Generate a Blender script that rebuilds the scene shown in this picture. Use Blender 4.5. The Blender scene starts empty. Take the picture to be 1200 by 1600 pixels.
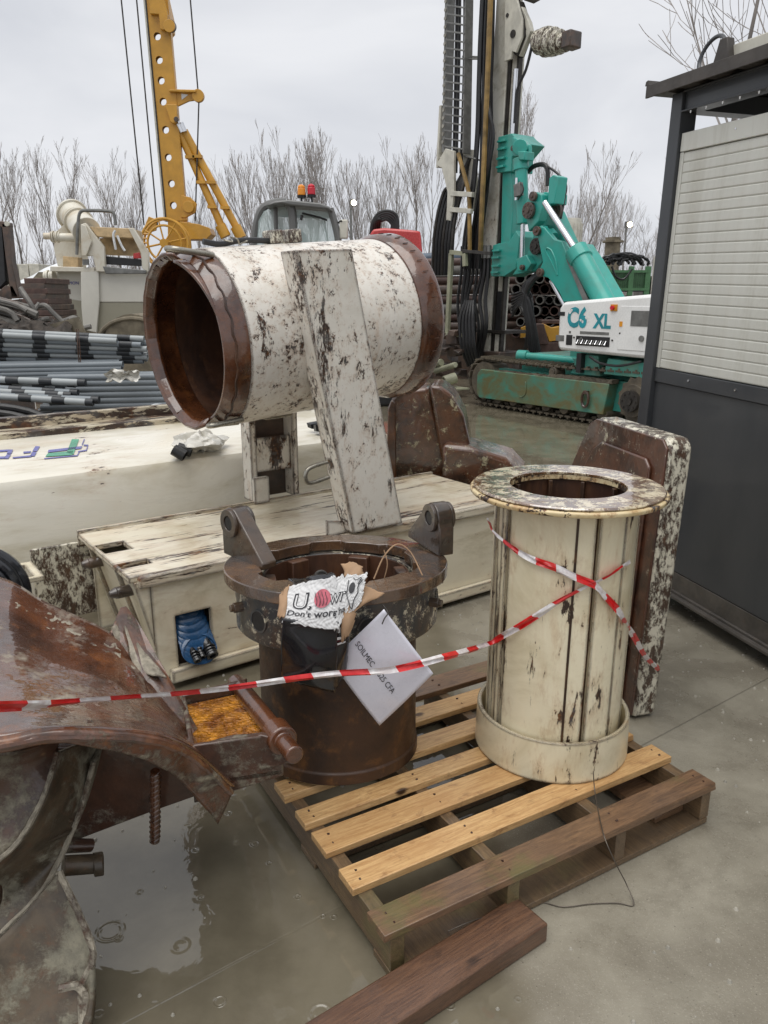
import bpy, bmesh, math, random
from mathutils import Vector, Matrix, noise
R = math.radians
C = bpy.context.scene.collection
S = bpy.context.scene
random.seed(7)

# ------------------------------------------------------------------ camera
PITCH = 15.6
CAMH = 1.6
cam = bpy.data.cameras.new('camera'); camo = bpy.data.objects.new('camera', cam); C.objects.link(camo)
cam.sensor_fit = 'HORIZONTAL'; cam.sensor_width = 36; cam.lens = 36.0
cam.clip_start = 0.05; cam.clip_end = 2000
camo.location = (0, 0, CAMH); camo.rotation_euler = (R(90 - PITCH), 0, 0)
S.camera = camo

# ------------------------------------------------------------------ sky, sun, exposure
W = bpy.data.worlds.new('World'); S.world = W; W.use_nodes = True
nt = W.node_tree; nt.nodes.clear(); N = nt.nodes.new; L = nt.links.new
wo = N('ShaderNodeOutputWorld'); bg = N('ShaderNodeBackground'); bg.inputs['Strength'].default_value = 0.1
sky = N('ShaderNodeTexSky'); sky.sky_type = 'NISHITA'; sky.sun_disc = False
sky.sun_elevation = R(76); sky.sun_rotation = R(205)
tc = N('ShaderNodeTexCoord'); mp = N('ShaderNodeMapping'); mp.inputs['Scale'].default_value = (1, 1, 2.6)
n1 = N('ShaderNodeTexNoise'); n1.inputs['Scale'].default_value = 2.3; n1.inputs['Detail'].default_value = 5; n1.inputs['Roughness'].default_value = .5
n1.inputs['Distortion'].default_value = .4
cr = N('ShaderNodeValToRGB')
cr.color_ramp.elements[0].position = .32; cr.color_ramp.elements[0].color = (4.1, 4.25, 4.6, 1)
cr.color_ramp.elements[1].position = .66; cr.color_ramp.elements[1].color = (5.5, 5.58, 5.8, 1)
hs = N('ShaderNodeHueSaturation'); hs.inputs['Saturation'].default_value = .3
mx = N('ShaderNodeMix'); mx.data_type = 'RGBA'; mx.inputs[0].default_value = .94
L(tc.outputs['Generated'], mp.inputs[0]); L(mp.outputs[0], n1.inputs['Vector']); L(n1.outputs['Fac'], cr.inputs[0])
L(sky.outputs[0], hs.inputs['Color']); L(hs.outputs[0], mx.inputs[6]); L(cr.outputs[0], mx.inputs[7])
L(mx.outputs[2], bg.inputs['Color']); L(bg.outputs[0], wo.inputs[0])
sun = bpy.data.lights.new('sun', 'SUN'); sun.energy = 1.5; sun.angle = R(60); sun.color = (1, .97, .92)
suno = bpy.data.objects.new('sun', sun); C.objects.link(suno); suno.rotation_euler = (R(14), 0, R(-35))
S.view_settings.view_transform = 'Standard'; S.view_settings.look = 'None'
S.view_settings.exposure = 0.62; S.view_settings.gamma = 1.0; S.view_settings.use_curve_mapping = False

# ------------------------------------------------------------------ mesh helpers
def at(px, py, Y):
    x = (px - 600) / 1200; y = (800 - py) / 1200; c, s = math.cos(R(PITCH)), math.sin(R(PITCH))
    d = Vector((x, c + y * s, -s + y * c)); return Vector((0, 0, CAMH)) + d * (Y / d.y)

def onz(px, py, z=0.):
    d = at(px, py, 1) - Vector((0, 0, CAMH)); return Vector((0, 0, CAMH)) + d*((z-CAMH)/d.z)
class MB:
    def __init__(s): s.v = []; s.f = []; s.uv = None
    def add(s, vs, fs):
        k = len(s.v); s.v += [Vector(v) for v in vs]; s.f += [tuple(i + k for i in f) for f in fs]; return s
    def box(s, x0, x1, y0, y1, z0, z1):
        return s.add([(x0,y0,z0),(x1,y0,z0),(x1,y1,z0),(x0,y1,z0),(x0,y0,z1),(x1,y0,z1),(x1,y1,z1),(x0,y1,z1)],
                     [(0,3,2,1),(4,5,6,7),(0,1,5,4),(1,2,6,5),(2,3,7,6),(3,0,4,7)])
    def ext(s, pts, vec):                                # polygon extruded by a vector
        n = len(pts); vec = Vector(vec); pts = [Vector(p) for p in pts]
        return s.add(pts + [p + vec for p in pts], [tuple(range(n))[::-1], tuple(range(n, 2*n))] + [(i, (i+1) % n, n+(i+1) % n, n+i) for i in range(n)])
    def prism(s, pts, ax, a0, a1):
        f = {'x': lambda p, a: (a, p[0], p[1]), 'y': lambda p, a: (p[0], a, p[1]), 'z': lambda p, a: (p[0], p[1], a)}[ax]
        v = Vector(f((0, 0), a1 - a0)); return s.ext([f(p, a0) for p in pts], v)
    def cyl(s, p0, p1, r0, r1=None, n=20, cap=True, ri=0, a0=0, a1=360):
        p0 = Vector(p0); p1 = Vector(p1); r1 = r0 if r1 is None else r1
        d = (p1 - p0).normalized(); u = d.orthogonal().normalized(); w = d.cross(u)
        full = abs(a1 - a0) >= 360; m = n if full else n + 1
        def ring(p, r): return [p + (u * math.cos(R(a0 + (a1-a0) * i / n)) + w * math.sin(R(a0 + (a1-a0) * i / n))) * r for i in range(m)]
        A = ring(p0, r0); B = ring(p1, r1); fs = []
        rng = range(n)
        if not ri:
            fs = [(i, (i+1) % m, m + (i+1) % m, m + i) for i in rng]
            if cap: fs += [tuple(range(m))[::-1], tuple(range(m, 2*m))]
            return s.add(A + B, fs)
        k = ri / r0; A2 = ring(p0, ri); B2 = ring(p1, ri * r1 / r0)
        for i in rng:
            j = (i+1) % m
            fs += [(i, j, m+j, m+i), (2*m+i, 3*m+i, 3*m+j, 2*m+j), (i, 2*m+i, 2*m+j, j), (m+i, m+j, 3*m+j, 3*m+i)]
        if not full: fs += [(0, m, 3*m, 2*m), (m-1, 3*m-1, 4*m-1, 2*m-1)]
        return s.add(A + B + A2 + B2, fs)
    def tube(s, pts, r, n=8, closed=False, sm=0):
        P = [Vector(p) for p in pts]
        if sm:
            Q = []
            m = len(P)
            for i in range(m if closed else m - 1):
                a, b, c, d = (P[(i-1) % m] if closed or i else P[0]*2-P[1]), P[i], P[(i+1) % m], (P[(i+2) % m] if closed or i+2 < m else P[-1]*2-P[-2])
                for k in range(sm):
                    t = k / sm; Q.append(.5*((2*b) + (c-a)*t + (2*a-5*b+4*c-d)*t*t + (3*b-a-3*c+d)*t**3))
            if not closed: Q.append(P[-1])
            P = Q
        m = len(P); vs = []; fs = []
        d0 = (P[1]-P[0]).normalized(); u = d0.orthogonal().normalized()
        for i in range(m):
            a = P[(i-1) % m] if closed or i else P[0]; b = P[(i+1) % m] if closed or i < m-1 else P[-1]
            d = (b - a).normalized(); u = (u - d * u.dot(d)); u = u.normalized() if u.length > 1e-6 else d.orthogonal().normalized(); w = d.cross(u)
            rr = r(i/(m-1)) if callable(r) else r
            vs += [P[i] + (u*math.cos(2*math.pi*k/n) + w*math.sin(2*math.pi*k/n))*rr for k in range(n)]
        for i in range(m if closed else m-1):
            j = (i+1) % m
            fs += [(i*n+k, i*n+(k+1) % n, j*n+(k+1) % n, j*n+k) for k in range(n)]
        if not closed: fs += [tuple(range(n))[::-1], tuple((m-1)*n+k for k in range(n))]
        return s.add(vs, fs)
    def lathe(s, prof, n=48, a0=0, a1=360, c=(0, 0, 0), closed=True):   # profile (r,z) about z
        full = abs(a1-a0) >= 360; m = n if full else n+1; k = len(prof); vs = []; fs = []
        for i in range(m):
            a = R(a0 + (a1-a0)*i/n)
            vs += [(c[0]+r*math.cos(a), c[1]+r*math.sin(a), c[2]+z) for r, z in prof]
        for i in range(n):
            j = (i+1) % m
            for q in range(k if closed else k-1):
                w = (q+1) % k; fs.append((i*k+q, j*k+q, j*k+w, i*k+w))
        if not full and closed: fs += [tuple(range(k)), tuple(range((m-1)*k, m*k))[::-1]]
        return s.add(vs, fs)
    def grid(s, fn, nu, nv, uv=False):
        k = len(s.v)
        vs = [fn(i/nu, j/nv) for j in range(nv+1) for i in range(nu+1)]
        fs = [(j*(nu+1)+i, j*(nu+1)+i+1, (j+1)*(nu+1)+i+1, (j+1)*(nu+1)+i) for j in range(nv) for i in range(nu)]
        s.add(vs, fs)
        if uv:
            s.uv = s.uv or {}
            for j in range(nv+1):
                for i in range(nu+1): s.uv[k + j*(nu+1)+i] = (i/nu, j/nv)
        return s
    def cells(s, xs, ys, skip, z0, z1):                   # plate in xy with rectangular holes
        X, Y = len(xs), len(ys)
        s0 = len(s.v); vs = [(x, y, z) for z in (z0, z1) for y in ys for x in xs]
        I = lambda i, j, k: k*X*Y + j*X + i; fs = []
        solid = lambda i, j: 0 <= i < X-1 and 0 <= j < Y-1 and (i, j) not in skip
        for j in range(Y-1):
            for i in range(X-1):
                if not solid(i, j): continue
                fs += [(I(i,j,0), I(i,j+1,0), I(i+1,j+1,0), I(i+1,j,0)), (I(i,j,1), I(i+1,j,1), I(i+1,j+1,1), I(i,j+1,1))]
                if not solid(i-1, j): fs.append((I(i,j,0), I(i,j,1), I(i,j+1,1), I(i,j+1,0)))
                if not solid(i+1, j): fs.append((I(i+1,j,0), I(i+1,j+1,0), I(i+1,j+1,1), I(i+1,j,1)))
                if not solid(i, j-1): fs.append((I(i,j,0), I(i+1,j,0), I(i+1,j,1), I(i,j,1)))
                if not solid(i, j+1): fs.append((I(i,j+1,0), I(i,j+1,1), I(i+1,j+1,1), I(i+1,j+1,0)))
        return s.add(vs, fs)
    def holed(s, w, h, holes, y0, y1, n=16):             # strip along z in xz, round holes (x, z, r) one per cell, thickness in y
        zs = [0]; hs_ = sorted(holes, key=lambda q: q[1])
        for a, b in zip(hs_, hs_[1:]): zs.append((a[1]+b[1])/2)
        zs.append(h)
        for (hx, hz, hr), za, zb in zip(hs_, zs, zs[1:]):
            circ = []; sq = []
            for i in range(n):
                a = 2*math.pi*i/n; ca, sa = math.cos(a), math.sin(a); circ.append((hx+hr*ca, hz+hr*sa))
                t = min((w/2-hx if ca > 0 else w/2+hx)/abs(ca) if abs(ca) > 1e-6 else 1e9, ((zb-hz) if sa > 0 else (hz-za))/abs(sa) if abs(sa) > 1e-6 else 1e9)
                sq.append((hx+ca*t, hz+sa*t))
            corners = [(w/2, zb), (-w/2, zb), (-w/2, za), (w/2, za)]
            vs = [(x, y, z) for y in (y0, y1) for (x, z) in circ + sq]
            fs = []
            for i in range(n):
                j = (i+1) % n
                fs += [(i, n+i, n+j, j), (2*n+i, 2*n+j, 3*n+j, 3*n+i), (i, j, 2*n+j, 2*n+i), (n+i, 3*n+i, 3*n+j, n+j)]
            s.add(vs, fs)
            for cx, cz in corners:
                a = math.atan2(cz-hz, cx-hx) % (2*math.pi); i = int(a/(2*math.pi)*n); j = (i+1) % n
                s.add([(q[0], y, q[1]) for y in (y0, y1) for q in (sq[i], (cx, cz), sq[j])], [(0, 1, 2), (3, 5, 4), (0, 3, 4, 1), (1, 4, 5, 2)])
        return s
    def xf(s, M, k=0):
        for i in range(k, len(s.v)): s.v[i] = M @ s.v[i]
        return s
    def rough(s, amp, sc, k=0):
        for i in range(k, len(s.v)): s.v[i] = s.v[i] + noise.noise_vector(s.v[i]*sc)*amp
        return s

def text_mb(txt, size, depth=.0006, shear=0, bold=0):
    cu = bpy.data.curves.new('t', 'FONT'); cu.body = txt; cu.size = size; cu.extrude = depth; cu.shear = shear; cu.offset = bold; cu.resolution_u = 3
    o = bpy.data.objects.new('t', cu); C.objects.link(o); dg = bpy.context.evaluated_depsgraph_get()
    me = bpy.data.meshes.new_from_object(o.evaluated_get(dg)); m = MB(); m.add([v.co.copy() for v in me.vertices], [tuple(p.vertices) for p in me.polygons])
    bpy.data.objects.remove(o); bpy.data.curves.remove(cu); bpy.data.meshes.remove(me); return m

def mesh(name, mb, mat, smooth=38, recalc=True):
    me = bpy.data.meshes.new(name); me.from_pydata([tuple(v) for v in mb.v], [], mb.f)
    if mb.uv:
        ul = me.uv_layers.new(name='UVMap')
        for l in me.loops: ul.data[l.index].uv = mb.uv.get(l.vertex_index, (0, 0))
    if recalc:
        bm = bmesh.new(); bm.from_mesh(me); bmesh.ops.recalc_face_normals(bm, faces=bm.faces); bm.to_mesh(me); bm.free()
    me.materials.append(mat)
    if smooth:
        me.polygons.foreach_set('use_smooth', [True]*len(me.polygons)); me.set_sharp_from_angle(angle=R(smooth))
    me.update(); return me

def mods(o, bevel, solid, sub):
    if solid: m = o.modifiers.new('solidify', 'SOLIDIFY'); m.thickness = solid; m.offset = 0
    if sub: m = o.modifiers.new('subsurf', 'SUBSURF'); m.levels = sub; m.render_levels = sub
    if bevel: m = o.modifiers.new('bevel', 'BEVEL'); m.width = bevel; m.segments = 2; m.limit_method = 'ANGLE'; m.angle_limit = R(40)

class Thing:
    def __init__(s, name, label, cat, o=(0, 0, 0), deg=0, base=(0, 0), group=None, mb=None, mat=None, bevel=0, solid=0, sub=0, kind=None, smooth=38):
        s.o = Vector(o); s.deg = deg; c, q = math.cos(R(deg)), math.sin(R(deg))
        if mb is not None:
            mb.v = [v - s.o for v in mb.v]; e = bpy.data.objects.new(name, mesh(name, mb, mat, smooth)); mods(e, bevel, solid, sub)
        else: e = bpy.data.objects.new(name, None); e.empty_display_size = .1
        C.objects.link(e); e.location = (base[0]+c*o[0]-q*o[1], base[1]+q*o[0]+c*o[1], o[2]); e.rotation_euler = (0, 0, R(deg))
        if kind != 'structure': e['label'] = label; e['category'] = cat
        if group: e['group'] = group
        if kind: e['kind'] = kind
        s.e = e
    def part(s, name, mb, mat, parent=None, bevel=0, solid=0, sub=0, label=None, kind=None, smooth=38):
        mb.v = [v - s.o for v in mb.v]; o = bpy.data.objects.new(name, mesh(name, mb, mat, smooth)); C.objects.link(o)
        o.parent = parent or s.e; mods(o, bevel, solid, sub)
        if label: o['label'] = label
        if kind: o['kind'] = kind
        return o
    def inst(s, name, me, M, parent=None):                # a piece sharing mesh data, M in frame coords
        o = bpy.data.objects.new(name, me); C.objects.link(o); o.parent = parent or s.e
        M = Matrix.Translation(-s.o) @ M; o.matrix_local = M; return o
def structure(name, mb, mat, smooth=38):
    o = bpy.data.objects.new(name, mesh(name, mb, mat, smooth)); C.objects.link(o); o['kind'] = 'structure'; return o
def copy_thing(t, loc, rz, label, scale=None, sub=True):
    c = t.copy(); C.objects.link(c); c.location = loc; c.rotation_euler = (0, 0, rz); c['label'] = label
    if scale: c.scale = scale
    for ch in list(t.children):
        d = ch.copy(); C.objects.link(d); d.parent = c
        for g in ch.children: h = g.copy(); C.objects.link(h); h.parent = d
    return c

# ------------------------------------------------------------------ material helpers
def newmat(name):
    m = bpy.data.materials.new(name); m.use_nodes = True; t = m.node_tree; t.nodes.clear()
    o = t.nodes.new('ShaderNodeOutputMaterial'); b = t.nodes.new('ShaderNodeBsdfPrincipled'); t.links.new(b.outputs[0], o.inputs[0])
    return m, t, b
class G:
    def __init__(s, t): s.t = t; s.c = s.n('ShaderNodeTexCoord')
    def n(s, k, **kw):
        x = s.t.nodes.new(k)
        for a, b in kw.items(): setattr(x, a, b)
        return x
    def l(s, a, b): s.t.links.new(a, b)
    def set(s, sock, v):
        if isinstance(v, bpy.types.NodeSocket): s.l(v, sock)
        elif isinstance(v, tuple) and len(v) == 3 and sock.type == 'RGBA': sock.default_value = (*v, 1)
        else: sock.default_value = v
    def noise(s, sc, det=6, ro=.6, dist=0, st=(1, 1, 1), off=(0, 0, 0), vec=None):
        m = s.n('ShaderNodeMapping'); s.l(vec or s.c.outputs['Object'], m.inputs[0]); m.inputs['Scale'].default_value = st; m.inputs['Location'].default_value = off
        x = s.n('ShaderNodeTexNoise'); s.l(m.outputs[0], x.inputs['Vector']); x.inputs['Scale'].default_value = sc; x.inputs['Detail'].default_value = det
        x.inputs['Roughness'].default_value = ro; x.inputs['Distortion'].default_value = dist; return x.outputs['Fac']
    def step(s, v, a, b, lo=0., hi=1.):
        x = s.n('ShaderNodeMapRange'); x.interpolation_type = 'SMOOTHSTEP' if lo == 0 and hi == 1 else 'LINEAR'
        s.set(x.inputs[0], v); s.set(x.inputs[1], a); s.set(x.inputs[2], b); s.set(x.inputs[3], lo); s.set(x.inputs[4], hi); return x.outputs[0]
    def math(s, op, a, b=0., c=0.):
        x = s.n('ShaderNodeMath', operation=op); s.set(x.inputs[0], a); s.set(x.inputs[1], b); s.set(x.inputs[2], c); return x.outputs[0]
    def mix(s, f, a, b):
        x = s.n('ShaderNodeMix', data_type='RGBA'); s.set(x.inputs[0], f); s.set(x.inputs[6], a); s.set(x.inputs[7], b); return x.outputs[2]
    def bump(s, h, strength=.3, dist=.01, nrm=None):
        x = s.n('ShaderNodeBump'); x.inputs['Strength'].default_value = strength; x.inputs['Distance'].default_value = dist; s.l(h, x.inputs['Height'])
        if nrm: s.l(nrm, x.inputs['Normal'])
        return x.outputs[0]
    def edge(s, r=.01):
        b = s.n('ShaderNodeBevel'); b.samples = 3; b.inputs['Radius'].default_value = r; g = s.n('ShaderNodeNewGeometry')
        d = s.n('ShaderNodeVectorMath', operation='DOT_PRODUCT'); s.l(b.outputs[0], d.inputs[0]); s.l(g.outputs['Normal'], d.inputs[1]); return s.math('SUBTRACT', 1., d.outputs['Value'])

def plain(name, col, rough=.5, metal=0, var=.25, sc=6, bump=.15, bs=40, bd=.003, coat=0, st=(1, 1, 1), col2=None):
    m, t, b = newmat(name); g = G(t)
    n = g.noise(sc, 6, .6, .2, st); n2 = g.noise(bs, 5, .6, 0, st, (3, 1, 7))
    c2 = col2 or tuple(c*(1-var) for c in col); c1 = col if col2 else tuple(min(1, c*(1+var*.6)) for c in col)
    g.set(b.inputs['Base Color'], g.mix(g.step(n, .3, .7), c2, c1))
    g.set(b.inputs['Roughness'], g.step(n2, .25, .8, max(.02, rough-.14), min(1, rough+.14))); b.inputs['Metallic'].default_value = metal
    if bump: g.set(b.inputs['Normal'], g.bump(n2, bump, bd))
    if coat: b.inputs['Coat Weight'].default_value = coat; b.inputs['Coat Roughness'].default_value = .06
    return m

RUSTD = (.032, .014, .007); RUSTM = (.095, .036, .013); RUSTO = (.30, .12, .028)
def chipped(name, paint, amount=.5, sc=9, st=(1, 1, 1), dirt=(.30, .26, .17), dirt_am=.4, rough=.42, orange=.5, edge=0, dark=RUSTD, coat=.3, dst=(1, 1, 1), under2=(.09, .085, .08), off=(0,0,0), bumpy=.25, scr=0):
    """old paint, knocked off in flakes down to rust and grey primer; larger amount = more missing"""
    m, t, b = newmat(name); g = G(t)
    big = g.noise(sc*.22, 4, .5, .5, st, off); fine = g.noise(sc*1.0, 9, .72, .35, st, (5, 2, 9)); tiny = g.noise(sc*5, 6, .7, .2, st, (1, 8, 3))
    f = g.math('ADD', g.math('MULTIPLY', fine, .50), g.math('ADD', g.math('MULTIPLY', big, .26), g.math('MULTIPLY', tiny, .24)))
    if edge: f = g.math('SUBTRACT', f, g.math('MULTIPLY', g.step(g.edge(edge), .0, .08), .22))
    th = .27 + .26*amount
    chip = g.math('SUBTRACT', 1., g.step(f, th-.006, th+.012))
    if scr:
        sf = g.noise(sc*.22, 14, .80, .1, (st[0], st[1], st[2]*.45), (2, 6, 4)); chip = g.math('MAXIMUM', chip, g.math('SUBTRACT', 1., g.step(sf, .28+.26*scr-.01, .28+.26*scr+.02)))
    halo = g.math('SUBTRACT', 1., g.step(f, th, th+.09))
    rn = g.noise(sc*1.6, 6, .65, .3, (1, 1, 1), (9, 9, 2)); pr = g.noise(sc*.6, 3, .5, 0, (1, 1, 1), (4, 7, 1))
    rust = g.mix(g.step(rn, .48, .72), dark, g.mix(orange, RUSTM, RUSTO))
    rust = g.mix(g.math('MULTIPLY', g.step(pr, .52, .6), .75), rust, under2)
    dn = g.noise(3.2, 8, .68, .6, dst, (2, 5, 5)); dn2 = g.noise(1.1, 4, .5, .3, dst, (8, 1, 4))
    p = g.mix(g.math('MULTIPLY', g.step(dn, .42, .72) if dirt_am < .9 else g.step(dn, .28, .62), min(1, dirt_am)), paint, dirt)
    p = g.mix(g.math('MULTIPLY', g.step(dn2, .45, .75), dirt_am*.5), p, tuple(.5*(c+d) for c, d in zip(paint, dirt)))
    sn = g.noise(sc*.35, 7, .7, .3, (st[0], st[1], st[2]*.35), (7, 3, 3)); p = g.mix(g.math('MULTIPLY', g.step(sn, .54, .74), orange*.55), p, (.50, .26, .09))
    ors = g.math('MULTIPLY', g.math('MULTIPLY', halo, g.step(pr, .35, .6)), orange*.75)
    p = g.mix(ors, p, (.36, .17, .055))
    g.set(b.inputs['Base Color'], g.mix(chip, p, rust))
    g.set(b.inputs['Roughness'], g.math('ADD', g.math('MULTIPLY', chip, .18), g.step(dn, .2, .8, rough-.12, rough+.15)))
    h = g.math('ADD', g.math('MULTIPLY', chip, -1.), g.math('MULTIPLY', fine, .6))
    g.set(b.inputs['Normal'], g.bump(h, bumpy, .004))
    b.inputs['Coat Weight'].default_value = coat; b.inputs['Coat Roughness'].default_value = .12
    return m

def rusty(name, a=RUSTD, b_=RUSTM, c=RUSTO, sc=5, om=.3, rough=.35, coat=.8, crough=.06, bump=.3, mud=0, mudc=(.26, .25, .20), st=(1, 1, 1), patch=None, patch_am=.0, bs=30, cior=1.7):
    """wet rusty steel, with optional clay-coloured mud or leftovers of paint"""
    m, t, b = newmat(name); g = G(t)
    n = g.noise(sc, 8, .65, .5, st); n2 = g.noise(sc*3, 7, .7, .3, st, (4, 4, 1)); n3 = g.noise(bs, 8, .7, .2, (1, 1, 1), (2, 2, 2))
    col = g.mix(g.step(n, .35, .65), a, b_); col = g.mix(g.math('MULTIPLY', g.step(n2, .5, .72), om), col, c)
    ro = g.step(n3, .3, .7, rough-.1, rough+.15); ct = g.step(n2, .3, .6, coat, coat*.55); h = g.math('MULTIPLY', n3, .6)
    if patch:
        pn = g.noise(sc*1.6, 14, .84, .15, st, (6, 3, 8)); pm = g.math('SUBTRACT', 1., g.step(pn, .28+.25*patch_am, .32+.25*patch_am))
        col = g.mix(pm, col, patch); h = g.math('ADD', h, g.math('MULTIPLY', pm, .8))
    if mud:
        mn = g.noise(sc*.8, 14, .76, .2, (1, 1, 1), (1, 6, 6)); mm = g.math('SUBTRACT', 1., g.step(mn, .25+.26*mud, .36+.26*mud))
        mc = g.mix(g.step(n3, .35, .7), tuple(x*.6 for x in mudc), mudc)
        col = g.mix(mm, col, mc); ro = g.math('ADD', ro, g.math('MULTIPLY', mm, .25)); ct = g.math('MULTIPLY', ct, g.math('SUBTRACT', 1., g.math('MULTIPLY', mm, .8)))
        h = g.math('ADD', h, g.math('MULTIPLY', g.math('MULTIPLY', mm, n3), 2.))
    g.set(b.inputs['Base Color'], col); g.set(b.inputs['Roughness'], ro); g.set(b.inputs['Coat Weight'], ct); b.inputs['Coat Roughness'].default_value = crough; b.inputs['Coat IOR'].default_value = cior
    nb = g.bump(h, bump, .006); g.set(b.inputs['Normal'], nb)
    g.set(b.inputs['Coat Normal'], g.bump(g.noise(14, 3, .5), .12, .02)); return m

# the ground: wet concrete with standing water
def ground_mat():
    m, t, b = newmat('wet_concrete'); g = G(t); co = g.c.outputs['Object']
    big = g.noise(.55, 5, .55, .4); mid = g.noise(3, 7, .6, .2, (1, 1, 1), (3, 3, 3)); fine = g.noise(60, 6, .7, 0, (1, 1, 1), (1, 2, 3)); vf = g.noise(320, 3, .6)
    sep = g.n('ShaderNodeSeparateXYZ'); g.l(co, sep.inputs[0]); X, Yv = sep.outputs[0], sep.outputs[1]
    # standing water to the left of the pallet and in the yard behind; only damp on the right
    left = g.math('SUBTRACT', 1., g.step(X, -.1, .75)); back = g.math('MULTIPLY', g.step(Yv, 5.4, 6.6), 1.)
    pm = g.math('MAXIMUM', left, back)
    water = g.step(g.math('ADD', pm, g.math('MULTIPLY', g.math('SUBTRACT', big, .5), 1.1)), .40, .62)
    # expansion joint lines in the slab
    jm = g.n('ShaderNodeMapping'); g.l(co, jm.inputs[0]); jm.inputs['Rotation'].default_value = (0, 0, R(-36)); js = g.n('ShaderNodeSeparateXYZ'); g.l(jm.outputs[0], js.inputs[0])
    j = g.math('ABSOLUTE', g.math('SUBTRACT', g.math('FRACT', g.math('ADD', g.math('DIVIDE', js.outputs[1], 3.6), .092)), .5)); jl = g.math('SUBTRACT', 1., g.step(j, .0004, .0015))
    dry = g.mix(g.step(mid, .3, .72), (.185, .165, .127), (.305, .28, .222)); dry = g.mix(g.math('MULTIPLY', g.step(fine, .45, .75), .35), dry, (.26, .235, .19))
    dry = g.mix(g.math('MULTIPLY', g.step(vf, .66, .72), .5), dry, (.32, .30, .26))
    dry = g.mix(g.math('MULTIPLY', g.step(g.noise(140, 2, .5, 0, (1, 1, 1), (7, 7, 1)), .68, .73), .6), dry, (.03, .027, .022))
    dry = g.mix(g.math('MULTIPLY', g.step(g.noise(1.3, 8, .7, .8, (1, 1, 1), (5, 9, 1)), .50, .68), .55), dry, (.115, .10, .072))
    dry = g.mix(g.math('MULTIPLY', g.step(g.noise(190, 2, .5, 0, (1, 1, 1), (2, 7, 1)), .60, .68), .35), dry, (.44, .41, .34))
    dry = g.mix(g.math('MULTIPLY', jl, .45), dry, (.05, .045, .035))
    wet = g.mix(g.step(mid, .3, .7), (.115, .100, .070), (.185, .163, .117))
    g.set(b.inputs['Base Color'], g.mix(water, dry, wet))
    rdry = g.step(mid, .3, .7, .12, .42); g.set(b.inputs['Roughness'], g.math('ADD', g.math('MULTIPLY', g.math('SUBTRACT', 1., water), rdry), .02))
    b.inputs['IOR'].default_value = 1.7
    # raindrop rings
    hs_ = None
    for k, (sc, wv, off) in enumerate(((2.6, 60, (0.3, 0.1, 0)), (5.0, 110, (3.3, 1.7, 0)), (11., 200, (1.1, 5.1, 0)))):
        mm = g.n('ShaderNodeMapping'); g.l(co, mm.inputs[0]); mm.inputs['Location'].default_value = off
        fl = g.n('ShaderNodeVectorMath', operation='MULTIPLY'); g.l(mm.outputs[0], fl.inputs[0]); fl.inputs[1].default_value = (1, 1, 0)
        v = g.n('ShaderNodeTexVoronoi'); g.l(fl.outputs[0], v.inputs['Vector']); v.inputs['Scale'].default_value = sc; v.inputs['Randomness'].default_value = 1
        d = g.math('DIVIDE', v.outputs['Distance'], sc); sc3 = g.n('ShaderNodeSeparateXYZ'); g.l(v.outputs['Color'], sc3.inputs[0])
        rr = g.math('MULTIPLY', sc3.outputs[0], .17/sc); dd = g.math('SUBTRACT', d, rr)
        env = g.math('SUBTRACT', 1., g.step(g.math('ABSOLUTE', dd), .0, .060/sc)); wave = g.math('MULTIPLY', g.math('SINE', g.math('MULTIPLY', dd, wv*3.)), env)
        wave = g.math('MULTIPLY', wave, g.math('GREATER_THAN', sc3.outputs[1], .4)); hs_ = wave if hs_ is None else g.math('ADD', hs_, wave)
    soft = g.noise(9, 3, .5, .8, (1, 1, 1), (2, 9, 2))
    hw = g.math('ADD', g.math('MULTIPLY', hs_, .9), g.math('MULTIPLY', soft, .6))
    hd = g.math('ADD', g.math('MULTIPLY', fine, .6), g.math('MULTIPLY', vf, .3))
    h = g.math('ADD', g.math('MULTIPLY', hw, water), g.math('MULTIPLY', g.math('MULTIPLY', hd, g.math('SUBTRACT', 1., water)), 1.2))
    h = g.math('SUBTRACT', h, g.math('MULTIPLY', jl, .5))
    g.set(b.inputs['Normal'], g.bump(h, .45, .0035)); return m
M_GROUND = ground_mat()

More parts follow.
